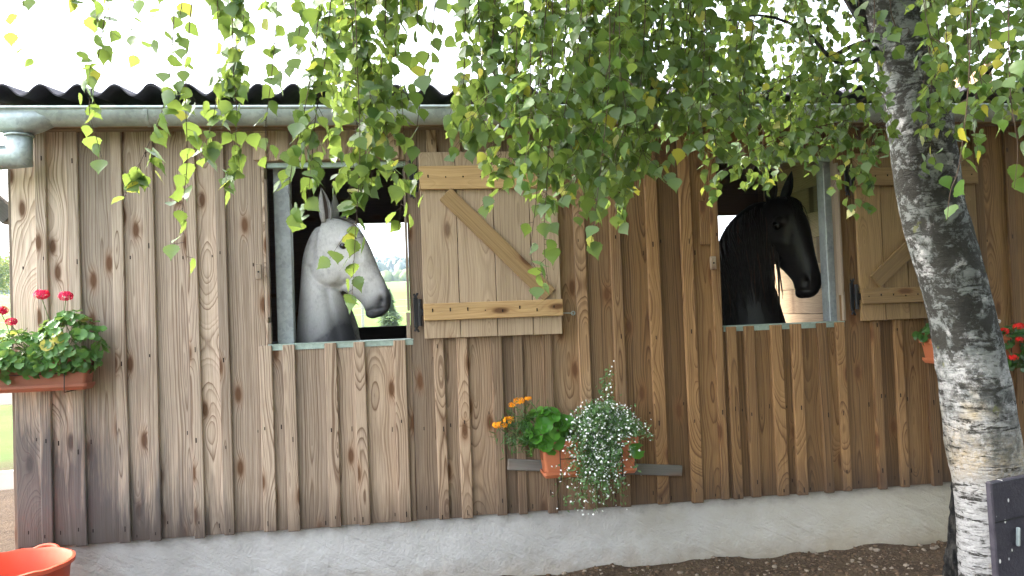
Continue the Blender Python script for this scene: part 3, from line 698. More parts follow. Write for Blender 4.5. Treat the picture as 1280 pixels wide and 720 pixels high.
hw, H, N, k, e, w = make_horse('horse', 'pale grey horse with dark muzzle looking out of the window near the gutter outlet', 'horse', (410.5, 276.5), .33, .10, kw, 0.0, NECK_G, (-.55, .84, 0),
    (M_GREYH, M_GMANE, None, M_EARIN), feat=dict(ears=[(-1, (0, 0, -6, -2, 4), .75), (1, (14, 4, 28, 10, 6), .3)], eye_s=59))
bm = bmesh.new()
for i in range(70):                                     # mane hangs on the far side, in front of the neck
    t = random.random(); u0 = 110-75*t; v0 = 200+380*t**1.2
    a = N(u0+10, v0, 15); q = [N(u0+10, v0, 15+random.uniform(-8, 8)), N(u0+60+random.uniform(-20, 20), v0+60, 75), N(u0+130*(.5+t*.5)+random.uniform(-25, 25), v0+190, 108+random.uniform(-10, 10)), N(170+random.uniform(0, 95)*(.5+.5*t), v0+330, 118+random.uniform(-10, 12))]
    lock(bm, [Vector(p) for p in curve_pts(q, 9)], random.uniform(4, 8)*k, w)
for i in range(26):                                     # dark locks visible below the throat
    u0 = random.uniform(178, 222); q = [N(u0, 452+random.uniform(0, 40), 60), N(u0+8+random.uniform(-6, 10), 540, 72), N(u0+26+random.uniform(-10, 14), 620, 84), N(u0+44+random.uniform(-14, 14), 690+random.uniform(-20, 40), 92)]
    lock(bm, [Vector(p) for p in curve_pts(q, 8)], random.uniform(4, 8)*k, w)
for i in range(34):                                     # forelock
    q = [H(168+random.uniform(-10, 18), 180, random.uniform(-18, 18)), H(215+random.uniform(-8, 20), 172+random.uniform(-3, 6), random.uniform(-20, 30)), H(262+random.uniform(-15, 25), 205+random.uniform(-8, 4), random.uniform(-10, 40)), H(300+random.uniform(-20, 20), 262+random.uniform(-24, 10), random.uniform(5, 50))]
    lock(bm, [Vector(p) for p in curve_pts(q, 7)], random.uniform(3, 5)*k, (e+Vector((0, 0, .6))).normalized())
smooth(obj('mane', bm, M_GMANE, hw))

kb = 1/3.43*5.83/1050
yb = R(40); cb = math.cos(yb)
def nb_(u, v): return (165+(u-268)/cb, 185+(v-172))
NECK_B = [(nb_(262, 185), nb_(250, 400), 52), (nb_(205, 172), nb_(235, 420), 58), (nb_(150, 205), nb_(236, 450), 66), (nb_(100, 265), nb_(240, 490), 76), (nb_(66, 345), nb_(246, 530), 86), (nb_(45, 450), nb_(256, 580), 96), (nb_(30, 580), nb_(268, 650), 110), (nb_(20, 740), nb_(290, 760), 130)]
hb, H, N, k, e, w = make_horse('horse', 'black horse with long mane looking out of the window nearest the birch', 'horse', (895+262/3.43, 200+172/3.43), .62, yb, kb, R(9), NECK_B, (-.45, .9, 0),
    (M_BLACKH, M_BMANE, None, M_EARINB), feat=dict(ears=[(-1, (0, 0, 18, 0, 22), .5), (1, (0, 0, 18, 0, 22), .3)], eye_s=66), hyaw=R(64))
bm = bmesh.new(); bm2 = bmesh.new()
for i in range(230):                                    # thick mane falling over the near side of the neck
    t = random.random(); c = curve_pts([(*a, hw_) for a, b_, hw_ in NECK_B[:7]], 40)[int(t*36)]; u0, v0, hw_ = c
    spread = random.uniform(15, 125 if t > .5 else 80 if t > .28 else 24); ln = random.uniform(240, 520)*(1-.25*t)
    q = [N(u0+4, v0+2, random.uniform(-14, 10)), N(u0+spread*.45, v0+20+ln*.12, -hw_*.82-8), N(u0+spread*.85, v0+ln*.5, -hw_*1.05-14-random.uniform(0, 10)), N(u0+spread+random.uniform(-14, 18), v0+ln, -hw_*1.12-14-random.uniform(0, 14))]
    lock(bm2 if random.random() < .12 else bm, [Vector(p) for p in curve_pts(q, 9)], random.uniform(4, 8.5)*k, -w)
for i in range(60):
    q = [H(165+random.uniform(-8, 16), 180, random.uniform(-22, 22)), H(220+random.uniform(-5, 15), 172, random.uniform(-30, 26)), H(268+random.uniform(-10, 14), 204, random.uniform(-42, 30)), H(312+random.uniform(-18, 10), 285+random.uniform(-30, 30), random.uniform(-50, 32))]
    lock(bm, [Vector(p) for p in curve_pts(q, 7)], random.uniform(3, 6)*k, e)
mo = smooth(obj('mane', bm, M_BMANE, hb)); smooth(obj('mane_highlights', bm2, M_BMANE2, hb))

# ------------------------------------------------------------------ birch tree
def birch_leaf(seed):
    r = random.Random(seed); pts = []; n = 9
    half = [(0, .0), (.03, .16), (.09, .29), (.16, .38), (.24, .435), (.33, .45), (.42, .425), (.51, .37), (.60, .295), (.69, .215), (.78, .14), (.88, .065), (1.06, 0)]
    V = [(0, 0, 0)]; cup = r.uniform(.05, .22); curl = r.uniform(-.18, .22)
    for t, wv in half: pass
    mid = []; le = []; ri = []
    for i, (t, wv) in enumerate(half):
        z = curl*t*t; mid.append((0, -t, z))
        jag = 1+(.10 if i % 2 else -.05)
        le.append((-wv*jag, -t+.02*(i % 2), z+cup*wv+r.uniform(-.02, .02))); ri.append((wv*jag, -t+.02*(i % 2), z+cup*wv+r.uniform(-.02, .02)))
    V = mid+le+ri; m = len(half); F = []
    for i in range(m-1):
        F.append((i, i+1, m+i+1, m+i)); F.append((i+1, i, 2*m+i, 2*m+i+1))
    return np.array(V, float), np.array(F)
LV = [birch_leaf(s) for s in range(5)]
leaves = []                                               # (matrix 4x4 numpy, variant)
def add_leaf(p, size, out=None, tilt=None):
    """leaf hanging from p: local -y is the tip direction"""
    az = random.uniform(0, 2*math.pi); dr = random.gauss(0, .42)
    M = Matrix.Translation(p) @ Matrix.Rotation(az, 4, 'Z') @ Matrix.Rotation(R(90)+random.gauss(-.25, .5), 4, 'X') @ Matrix.Rotation(dr, 4, 'Z') @ Matrix.Rotation(random.gauss(0, .35), 4, 'Y') @ Matrix.Diagonal((size*random.uniform(.85, 1.12), size, size, 1))
    leaves.append((np.array(M), random.randrange(5)))
twigs = []
def strand(pts, leaf=.061, step=.034, r0=.0022, start=0.0, side=.0, dens=1.0):
    """a drooping twig through world points, with alternating leaves and short side shoots"""
    P = [Vector(p) for p in curve_pts([tuple(q) for q in pts], max(8, 5*len(pts)))]
    twigs.append((P, [r0*(1-.65*i/len(P)) for i in range(len(P))]))
    L = 0; acc = 0; tot = sum((b-a).length for a, b in zip(P[:-1], P[1:]))
    for a, b in zip(P[:-1], P[1:]):
        d = (b-a).length; acc += d; L += d
        while acc > step:
            acc -= step*random.uniform(.7, 1.3)
            if L/tot < start or random.random() > dens: continue
            p = a.lerp(b, random.random()); off = Vector((random.gauss(0, .018), random.gauss(0, .018), random.uniform(-.02, .012)))
            if side and random.random() < side:
                q = p+Vector((random.gauss(0, .05), random.gauss(0, .05), -random.uniform(.04, .13))); twigs.append(([p, p.lerp(q, .5)+Vector((0, 0, .008)), q], [.0012, .001, .0008]))
                for t in (.35, .6, .8, 1.0): add_leaf(p.lerp(q, t)+Vector((random.gauss(0, .012), random.gauss(0, .012), 0)), leaf*random.uniform(.7, 1.1))
            else:
                twigs.append(([p, p+off], [.0009, .0007])); add_leaf(p+off, leaf*random.uniform(.72, 1.15))
def S(pp, depth, **kw):                                   # strand through pixel-like directions at one distance, leaning slightly in depth
    d1 = depth+random.uniform(-.12, .12)
    strand([WD(x, y, depth+(d1-depth)*i/max(1, len(pp)-1)) for i, (x, y) in enumerate(pp)], **kw)
# individual drooping twigs of the left, sparse part
S([(40, -120), (30, -20), (28, 40), (30, 88)], 3.1, step=.05)
S([(10, -60), (8, 0), (12, 15)], 3.0, step=.06)
S([(120, -140), (118, -20), (122, 40), (112, 88)], 3.0, step=.022, side=.25)
S([(135, -140), (136, 0), (140, 45)], 3.1, step=.03)
S([(150, -120), (128, 40), (112, 130), (120, 170), (128, 200)], 2.9, start=.55, step=.03)
S([(175, -120), (168, -10), (165, 40), (170, 72)], 3.2, step=.045)
S([(205, -120), (200, 0), (193, 45)], 3.1, step=.045)
S([(225, -140), (215, 60), (205, 130), (188, 175), (170, 215), (155, 248)], 2.8, start=.45, step=.024, side=.15)
S([(250, -120), (228, 0), (222, 60)], 3.2, step=.04)
S([(255, -140), (238, 20), (232, 110), (234, 200), (228, 270), (234, 322)], 2.9, start=.42, step=.036)
S([(275, -140), (272, 0), (274, 80), (268, 140), (258, 175), (250, 200)], 3.0, step=.022, side=.25, start=.25)
S([(285, -140), (290, 20), (292, 90), (296, 150), (288, 215), (276, 232)], 2.9, step=.022, side=.2, start=.3)
S([(300, -120), (305, 0), (300, 60), (297, 110)], 3.2, step=.024)
S([(335, -140), (328, 0), (318, 50)], 3.2, step=.035)
S([(352, -140), (346, 10), (340, 90), (332, 160), (336, 200)], 3.0, step=.036, start=.35)
S([(372, -140), (378, -10), (370, 60), (352, 95)], 3.2, step=.026, side=.1)
S([(395, -140), (395, 0), (392, 60)], 3.1, step=.03)
S([(412, -140), (396, 40), (382, 130), (368, 190), (360, 240)], 2.9, step=.022, start=.35, side=.15)
S([(424, -140), (408, 60), (394, 150), (388, 220), (382, 272)], 2.9, step=.022, start=.45, side=.2)
S([(434, -140), (440, 20), (446, 120), (442, 200), (434, 262)], 3.0, step=.02, start=.25, side=.25)
S([(440, -140), (446, 60), (450, 170), (448, 240), (444, 300), (440, 375)], 2.9, step=.03, start=.4, side=.1)
S([(462, -140), (458, 20), (462, 110), (466, 180), (464, 235)], 3.0, step=.02, start=.2, side=.3)
S([(480, -140), (482, 20), (476, 100), (484, 170), (488, 210)], 3.1, step=.022, start=.15, side=.25)
S([(500, -140), (498, 0), (494, 60), (502, 120), (505, 200), (498, 290)], 3.0, step=.036, start=.2)
S([(520, -140), (523, 0), (518, 60), (508, 120)], 3.2, step=.04)
S([(545, -140), (543, 0), (542, 85)], 3.2, step=.05)
S([(560, -140), (540, 40), (526, 120), (520, 190), (528, 250)], 3.0, step=.06, start=.6)
S([(690, -140), (690, 100), (684, 220), (680, 300), (686, 362)], 2.9, step=.036, start=.5)
S([(672, -100), (676, 120), (672, 230), (664, 320), (684, 345)], 3.0, step=.05, start=.6)
S([(760, -140), (762, 80), (752, 200), (742, 280), (738, 318)], 2.8, step=.034, start=.4)
S([(1215, -140), (1212, 80), (1200, 200), (1188, 240), (1184, 275)], 2.6, step=.05, start=.6, leaf=.055)
S([(1260, -120), (1262, 100), (1272, 180), (1268, 235)], 2.7, step=.05, start=.4, leaf=.055)
# the dense curtain, light in front, darker and farther to the right
def curtain(n, x0, x1, ytop, ylo, yhi, d0, d1, step, side, leaf=.055, drift=-20, shape=None):
    for i in range(n):
        x = x0+(x1-x0)*(i+random.random())/n; yb = random.uniform(ylo, yhi)
        if shape: yb = shape(x)+random.uniform(-60, 25)
        d = random.uniform(d0, d1); sx_ = random.gauss(drift, 18)
        S([(x-sx_, -150+ytop), (x-sx_*.3, yb*.35), (x+random.gauss(0, 10), yb*.7), (x+random.gauss(0, 14), yb)], d, step=step, side=side, leaf=leaf)
def low(x):
    return float(np.interp(x, [400, 470, 520, 555, 580, 620, 660, 700, 740, 790, 830, 870, 930, 1000, 1060, 1100], [190, 215, 110, 140, 190, 205, 220, 235, 235, 225, 200, 180, 200, 195, 190, 165]))
curtain(10, 400, 510, 0, 120, 220, 2.9, 3.5, .03, .25, shape=lambda x: low(x)-(70 if x < 432 else 30))
curtain(30, 566, 800, 0, 0, 0, 2.7, 3.6, .023, .35, shape=low)
curtain(18, 700, 930, 0, 0, 0, 3.0, 4.0, .024, .35, shape=low)
curtain(25, 840, 1085, 0, 0, 0, 3.5, 4.25, .027, .35, leaf=.05, drift=30, shape=low)
curtain(16, 1150, 1300, 0, 90, 190, 2.9, 4.0, .028, .35, leaf=.05, drift=10)
curtain(4, 1085, 1200, 0, 40, 150, 2.7, 3.3, .04, .2, leaf=.054, drift=10)
# spreading shoots reaching across at the eave, right half
for (x, y, x2, y2, d) in [(1090, 130, 1010, 215, 4.1), (1100, 150, 1040, 235, 4.1), (1080, 90, 960, 150, 4.0), (1060, 60, 900, 170, 3.9), (1090, 120, 930, 215, 4.0), (1060, 150, 880, 230, 3.9), (1000, 90, 880, 180, 3.8), (960, 40, 820, 150, 3.7), (1110, 180, 1060, 250, 4.0)]:
    S([(x, y), ((x+x2)/2, (y+y2)/2-16), (x2, y2)], d, step=.02, side=.3, leaf=.05)

# trunk
tp = [(1238, 840, 72), (1236, 760, 70), (1235, 720, 70), (1234, 660, 74), (1234, 600, 80), (1231, 565, 87), (1224, 520, 85), (1214, 460, 80), (1203, 400, 77), (1188, 340, 76), (1168, 270, 75), (1156, 200, 76), (1147, 140, 75), (1131, 60, 72), (1112, 0, 70), (1092, -80, 66), (1075, -180, 60), (1060, -320, 54), (1050, -500, 44), (1050, -760, 30), (1060, -1000, 12)]
TC = curve_pts([(*WD(x, y, 4.45-.25*(840-y)/840), wpx*4.3/1050/2) for x, y, wpx in tp], 110)
tb = TC[0]; base = Vector((tb[0], tb[1], GZ))
TREE = empty('birch_tree', base, 'leaning white-barked birch with lichen, drooping leafy twigs hang over the stable', 'tree')
def tpart(name, me, mat, parent=None): 
    o = obj(name, me, mat, parent or TREE); o.location = -base if parent is None else (0, 0, 0); return o
bm = bmesh.new(); pts = [Vector(c[:3]) for c in TC]; pts[0].z = min(pts[0].z, GZ-.15)
tube(bm, pts, [c[3] for c in TC], 40, fn=lambda i, a: 1+.05*noise.noise((math.cos(a)*1.2, math.sin(a)*1.2, TC[i][2]*2.2))+.035*noise.noise((math.cos(a)*4, math.sin(a)*4, TC[i][2]*9))+.014*noise.noise((math.cos(a)*11, math.sin(a)*11, TC[i][2]*24)))
smooth(tpart('trunk', bm, M_BARK))
# dark fissured old bark along the back left of the base
bm = bmesh.new(); dp = [WD(1193, 722, 4.52), WD(1195, 690, 4.5), WD(1197, 650, 4.48), WD(1198, 610, 4.45), WD(1199, 575, 4.42), WD(1200, 535, 4.4)]
dp = [Vector(p[:3]) for p in curve_pts([tuple(p) for p in dp], 40)]; dp[0].z = GZ-.03
tube(bm, dp, [.056-.038*i/40 for i in range(41)], 16, fn=lambda i, a: 1+.35*noise.noise((math.cos(a)*2, math.sin(a)*2, i*.45))+.2*noise.noise((math.cos(a)*6, math.sin(a)*6, i*.9)))
tpart('old_bark_ridge', bm, M_DBARK)
# limbs
def limb(ctrl, r0, r1, n=16):
    b = bmesh.new(); P = [Vector(p) for p in curve_pts([tuple(c) for c in ctrl], n)]
    tube(b, P, [r0+(r1-r0)*i/n for i in range(n+1)], 8); smooth(tpart('limb', b, M_DBARK)); return P
T = lambda i: Vector(TC[i][:3])
limbs = [limb([WD(1110, 70, 4.25), WD(1060, -10, 4.2), WD(1000, -110, 4.0), WD(900, -220, 3.7), WD(760, -300, 3.3)], .045, .015),
         limb([WD(1100, -60, 4.2), WD(960, -190, 3.7), WD(760, -290, 3.3), WD(480, -340, 3.1), WD(180, -330, 3.0), WD(-60, -280, 3.0)], .05, .008, 24),
         limb([WD(1075, -180, 4.1), WD(850, -330, 3.6), WD(600, -420, 3.2), WD(330, -440, 3.0)], .04, .01),
         limb([WD(1130, 40, 4.2), WD(1060, 60, 4.15), WD(1010, 95, 4.1), WD(960, 120, 4.05)], .016, .005),
         limb([WD(1095, 60, 4.2), WD(1050, 80, 4.0), WD(1000, 35, 4.0), WD(930, 20, 3.9), WD(830, 62, 3.8)], .012, .004),
         limb([WD(1150, 20, 4.2), WD(1230, -60, 3.8), WD(1330, -120, 3.3)], .04, .012),
         limb([WD(1160, 130, 4.15), WD(1215, 110, 4.0), WD(1260, 60, 3.8)], .016, .005),
         limb([T(80), T(80)+Vector((1.2, -.8, .8)), T(80)+Vector((2.6, -1.8, .7))], .05, .012),
         limb([T(78), T(78)+Vector((.4, 1.2, .9)), T(78)+Vector((.6, 2.4, 1.2))], .05, .012),
         limb([T(82), T(82)+Vector((-.5, -1.3, .8)), T(82)+Vector((-1.2, -2.6, .5))], .05, .012),
         limb([T(85), T(85)+Vector((-1.2, -.3, .9)), T(85)+Vector((-2.4, -.2, 1.0))], .045, .012)]
tw = bmesh.new(); vis = []
for P, rad in twigs:
    if len(P) > 4:
        b = bmesh.new(); tube(b, P, rad, 5, cap=False); tpart('twig', b, M_TWIG)
    else: tube(tw, P, rad, 3, cap=False)
o = tpart('leaf_stalks', tw, M_TWIG); o['kind'] = 'stuff'
# crown above the frame: hanging leaves, volume enlarged rightward to shade the wall
inview = len(leaves)
cc = T(84)
for i in range(46000):
    while True:
        q = Vector((random.uniform(-1, 1), random.uniform(-1, 1), random.uniform(-1, 1)))
        if .2 < q.length < 1: break
    q = Vector((cc.x+1.3+q.x*3.7, cc.y-1.0+q.y*3.7, cc.z+1.0+q.z*2.6))
    if noise.noise((q.x*.9, q.y*.9, q.z*.9)) < -.12: continue
    x_, y_, d_ = proj(q)
    if d_ > .3 and -40 < x_ < 1320 and y_ > -45: continue
    if q.z < 2.95 or (d_ < 1.2): continue
    add_leaf(q, random.uniform(.065, .085))
# the 300 leaves that show largest are objects of their own
score = []
for i in range(inview):
    M, v = leaves[i]; p = M[:3, 3]; x_, y_, d_ = proj(p)
    fac = abs(Vector(M[:3, 2]).normalized().dot((CAM-Vector(p)).normalized()))
    score.append((np.linalg.norm(M[:3, 1])/d_*(.35+fac) if (5 < x_ < 1275 and 5 < y_ < 700) else 0))
big = set(np.argsort(score)[::-1][:300].tolist())
lm = []
for s, (Vv, Ff) in enumerate(LV):
    me = np_mesh('leaf', Vv, Ff, M_BLEAF); me.polygons.foreach_set('use_smooth', [True]*len(Ff)); lm.append(me)
tinv = Matrix.Translation(-base)
for i in sorted(big):
    M, v = leaves[i]; o = bpy.data.objects.new('leaf', lm[v]); COL.objects.link(o); o.parent = TREE; o.matrix_local = tinv @ Matrix(M.tolist())
VV, FF, AA = [], [], []; off = 0
for i, (M, v) in enumerate(leaves):
    if i in big: continue
    Vv, Ff = LV[v]
    if i >= inview:
        m = len(Vv)//3; idx = [0, 3, 6, 9, 12]; Vv = np.concatenate([Vv[idx], Vv[[m+j for j in idx]], Vv[[2*m+j for j in idx]]]); m = 5
        Ff = np.array([f for j in range(4) for f in ((j, j+1, m+j+1, m+j), (j+1, j, 2*m+j, 2*m+j+1))])
    P = Vv@M[:3, :3].T+M[:3, 3]; VV.append(P); FF.append(Ff+off); off += len(P); AA += [random.random()]*len(Ff)
o = tpart('foliage', np_mesh('foliage', np.concatenate(VV), np.concatenate(FF), M_BLEAFS, AA), None); o['kind'] = 'stuff'; smooth(o)
print('LEAVES', inview, len(leaves), 'twigs', len(twigs))

# ------------------------------------------------------------------ planters and flowers
def planter(x0, x1, yc, z0, z1, mat, label, group=None, dt=.075, db=.055, ins=.03):
    c = Vector(((x0+x1)/2, yc, z0)); p = empty('planter_box', c, label, 'planter'); b = bmesh.new(); hx = (x1-x0)/2; h = z1-z0
    def rr(hx_, hy_, z, r=.018, n=4):
        out = []
        for (sx_, sy_, a0) in ((1, 1, 0), (-1, 1, 90), (-1, -1, 180), (1, -1, 270)):
            for q in range(n+1): a = R(a0+90*q/n); out.append((sx_*(hx_-r)+r*math.cos(a), sy_*(hy_-r)+r*math.sin(a), z))
        return out
    rings_mesh(b, [rr(hx-ins, db, 0), rr(hx-ins*.35, dt-.012, h*.80), rr(hx-ins*.3, dt-.012, h*.81), rr(hx, dt, h*.82), rr(hx, dt, h), rr(hx-.010, dt-.010, h), rr(hx-.016, dt-.018, h*.72), ])
    obj('box', b, mat, p)
    b = bmesh.new(); rings_mesh(b, [rr(hx-.014, dt-.016, h*.75), rr(hx-.016, dt-.018, h*.86)]); obj('soil', b, M_POTSOIL, p)
    b = bmesh.new(); rings_mesh(b, [rr(hx-ins+.004, db+.006, -.010), rr(hx-ins+.014, db+.018, .008), rr(hx-ins+.014, db+.018, .022), rr(hx-ins+.008, db+.012, .022), rr(hx-ins+.002, db+.004, -.004)]); obj('saucer', b, mat, p)
    for sx_ in (-hx*.62, hx*.62):
        w_ = bmesh.new(); tube(w_, [(sx_, -(yc)-.032, h*.86), (sx_, -dt-.004, h*.86), (sx_, -dt-.006, h*.84), (sx_, -dt-.005, h*.5), (sx_, -db-.034, -.004), (sx_, -db-.03, -.018), (sx_, -yc-.034, -.018)], .0028, 6)
        obj('wire_bracket', w_, M_WIRE, p)
    w_ = bmesh.new(); tube(w_, [(-hx*.62, -dt-.006, h*.5), (hx*.62, -dt-.006, h*.5)], .0026, 6); obj('wire_bracket', w_, M_WIRE, p)
    return p
def round_leaf(seed, lob=9):
    r = random.Random(seed); V = [(0, 0, -.12)]; n = 18
    for i in range(n):
        a = R(-160)+R(320)*i/(n-1); rad = .5*(1+.07*math.cos(lob*a))*(1-.08*abs(a)/3.1); V.append((rad*math.sin(a), rad*math.cos(a)-.0, .06+.05*math.sin(a*4+seed)))
    V2 = [(x*.55, y*.55, -.02) for x, y, z in V[1:]]
    m = bmesh.new(); c = m.verts.new(V[0]); i1 = [m.verts.new(p) for p in V2]; o1 = [m.verts.new(p) for p in V[1:]]
    for i in range(n-1): m.faces.new((c, i1[i+1], i1[i])); m.faces.new((i1[i], i1[i+1], o1[i+1], o1[i]))
    me = bpy.data.meshes.new('leaf'); m.to_mesh(me); m.free(); me.polygons.foreach_set('use_smooth', [True]*len(me.polygons)); return me
RL = [round_leaf(s) for s in range(4)]
def rl_set(mat):
    out = []
    for m in RL: c = m.copy(); c.materials.append(mat); out.append(c)
    return out
def leaf_obj(parent, meshes, p, size, nrm, name='leaf'):
    q = Vector(nrm).normalized().to_track_quat('Z', 'Y'); o = bpy.data.objects.new(name, random.choice(meshes)); COL.objects.link(o); o.parent = parent
    o.matrix_local = Matrix.Translation(Vector(p)-Vector(parent.location)) @ q.to_matrix().to_4x4() @ Matrix.Rotation(random.uniform(0, 6.28), 4, 'Z') @ Matrix.Diagonal((size, size, size, 1)); return o
def flower_head(parent, p, rad, mat, n=26, petals=5, flat=.6, name='flower_head'):
    b = bmesh.new()
    for i in range(n):
        d = Vector((random.gauss(0, 1), random.gauss(0, 1), random.gauss(.25, .8))).normalized(); c = Vector((d.x*rad, d.y*rad, d.z*rad*flat)); s = rad*random.uniform(.42, .6)
        t1 = d.orthogonal().normalized(); t2 = d.cross(t1); a0 = random.random()*6
        for q in range(petals):
            a = a0+q*6.283/petals; ax = t1*math.cos(a)+t2*math.sin(a); ay = d.cross(ax)
            v = [c, c+ax*s*.6-ay*s*.28+d*s*.12, c+ax*s+d*s*.05, c+ax*s*.6+ay*s*.28+d*s*.12]; b.faces.new([b.verts.new(x) for x in v])
    o = obj(name, b, mat, parent); o.location = Vector(p)-Vector(parent.location); return o
def stalk(parent, a, b_, r=.0022, name='stem', mat=None):
    m = bmesh.new(); mid = (Vector(a)+Vector(b_))/2+Vector((random.gauss(0, .012), random.gauss(0, .012), .01)); P = [Vector(x) for x in curve_pts([tuple(a), tuple(mid), tuple(b_)], 5)]
    tube(m, [p-Vector(parent.location) for p in P], r, 5); return obj(name, m, mat or M_STEM, parent)
def bush(parent, meshes, c, rx, ry, rz, n, s0, s1, front=True):
    for i in range(n):
        while True:
            d = Vector((random.gauss(0, 1), random.gauss(0, 1), random.gauss(0, 1))).normalized()
            if d.y < .55 and d.z > -.85: break
        f = random.uniform(.72, 1.06)*(1+.18*noise.noise((d.x*2+c[0]*5, d.y*2, d.z*2))); p = Vector((c[0]+d.x*rx*f, c[1]+d.y*ry*f, c[2]+d.z*rz*f))
        p.y = min(p.y, -.045)
        leaf_obj(parent, meshes, p, random.uniform(s0, s1), d+Vector((random.gauss(0, .45), -.35+random.gauss(0, .4), .45+random.gauss(0, .4))))
# left planter
PY = -.14
lx1 = XW(112, 470, PY-.07); lz0 = WY(60, 488, PY-.06).z+.006; lz1 = WY(60, 448, PY-.06).z
planter(lx1-.62, lx1, PY, lz0, lz1, M_TERRA2, 'brown plastic window box with pink geraniums at the left corner of the stable')
G = empty('geranium', (lx1-.31, PY, lz1-.03), 'bushy geranium with bright pink flowers in the window box at the left corner', 'plant')
gm = rl_set(M_GER)
bush(G, gm, (XW(88, 425, PY), PY-.01, WY(88, 432, PY).z), .165, .15, .175, 160, .045, .07)
bush(G, gm, (XW(22, 440, PY), PY-.01, WY(22, 446, PY).z), .20, .15, .135, 150, .045, .066)
bush(G, gm, (XW(60, 452, PY-.05), PY-.05, WY(60, 452, PY-.05).z), .24, .09, .075, 70, .045, .065)
bush(G, gm, (XW(5, 452, PY-.04), PY-.04, WY(5, 450, PY-.04).z), .12, .1, .1, 50, .045, .065)
for (px, py, rad) in [(52, 368, .034), (82, 370, .032), (14, 402, .026), (2, 388, .03)]:
    p = WY(px, py, PY-.05); flower_head(G, p, rad, M_PINK, 30); stalk(G, p-Vector((0, 0, .02)), (p.x+random.uniform(0, .05), PY, lz1+.06))
for i in range(26): stalk(G, (random.uniform(lx1-.5, lx1-.06), PY+random.uniform(-.04, .04), lz1-.03), (random.uniform(lx1-.52, lx1-.02), PY-.06, lz1+random.uniform(.05, .16)))
# middle planter, its mounting board, three plants
def slat(p1, p2, hh, y0, y1, mat, label):
    a, b = WY(*p1, y0), WY(*p2, y0); L = (b-a).length; o = obj('mounting_board', box(-L/2, L/2, -(y1-y0)/2, (y1-y0)/2, -hh/2, hh/2, .004), mat); o.location = ((a.x+b.x)/2, (y0+y1)/2, (a.z+b.z)/2); o.rotation_euler.y = -math.atan2(b.z-a.z, b.x-a.x); return tag(o, label, 'board')
slat((635, 581), (853, 589), .062, -.064, -.0385, W_GREY, 'grey weathered board on the wall behind the white-flowering planter')
mx0 = XW(676, 575, -.22); mx1 = XW(800, 575, -.22); mz0 = WY(690, 597, -.2).z+.008; mz1 = WY(680, 553, -.22).z
planter(mx0, mx1, -.15, mz0, mz1, M_TERRA, 'orange terracotta window box below the open shutter holding white and orange flowers')
MC = (mx0+mx1)/2
G2 = empty('leafy_geranium', (mx0+.12, -.15, mz1-.03), 'lush green round-leaved geranium without flowers in the middle window box', 'plant'); lmh = rl_set(M_LIME)
bush(G2, lmh, (XW(682, 532, -.17), -.17, WY(682, 538, -.17).z), .125, .10, .125, 62, .07, .10)
leaf_obj(G2, lmh, WY(796, 563, -.22), .10, (.2, -1, .25)); leaf_obj(G2, lmh, WY(790, 560, -.2), .08, (.1, -1, .5)); leaf_obj(G2, lmh, WY(770, 565, -.23), .085, (.3, -1, .2))
for i in range(14): stalk(G2, (mx0+random.uniform(.05, .2), -.15, mz1-.03), (mx0+random.uniform(-.04, .26), -.19, mz1+random.uniform(.03, .12)))
stalk(G2, (mx1-.16, -.15, mz1-.03), WY(796, 564, -.21))
# marigold
MG = empty('marigold', (mx0+.05, -.16, mz1-.03), 'orange-flowered marigold with feathery leaves at the left of the middle window box', 'plant')
for (px, py, rad) in [(649, 501, .022), (640, 506, .016), (622, 531, .021), (636, 525, .023), (629, 532, .018), (660, 498, .014)]:
    p = WY(px, py, -.2); o = flower_head(MG, p, rad*1.3, M_ORANGE, 16, 5, .45); stalk(MG, p, (mx0+.04, -.16, mz1+.03))
def spray(name, parent, n, cfun, size, mat, shape='leaf'):
    V, F, A = [], [], []; off = 0
    for i in range(n):
        p, nr = cfun(); q = np.array(Vector(nr).normalized().to_track_quat('Z', 'Y').to_matrix()@Matrix.Rotation(random.uniform(0, 6.28), 3, 'Z')); s = size*random.uniform(.7, 1.3)
        if shape == 'leaf': v = np.array([(0, -.5, 0), (.22, 0, .06), (0, .5, -.05), (-.22, 0, .06)])
        elif shape == 'needle': v = np.array([(0, -.6, 0), (.07, 0, 0), (0, .6, .1), (-.07, 0, 0)])
        else: v = np.array([(0, -.5, 0), (.5, 0, .05), (0, .5, 0), (-.5, 0, .05)])
        V.append(v@q.T*s+np.array(p)-np.array(parent.location)); F.append([[off, off+1, off+2, off+3]]); off += 4; A.append(random.random())
    o = obj(name, np_mesh(name, np.concatenate(V), np.concatenate(F), mat, A), None, parent); o['kind'] = 'stuff'; return o
def gauss_at(c, sx_, sy_, sz_):
    def f():
        d = Vector((random.gauss(0, 1), random.gauss(0, 1), random.gauss(0, 1))); return (c.x+d.x*sx_, min(-.04, c.y+d.y*sy_), c.z+d.z*sz_), (random.gauss(0, 1), -abs(random.gauss(0, 1)), random.gauss(.6, 1))
    return f
spray('feathery_leaves', MG, 420, gauss_at(WY(652, 540, -.2), .07, .03, .06), .045, M_FERN, 'needle')
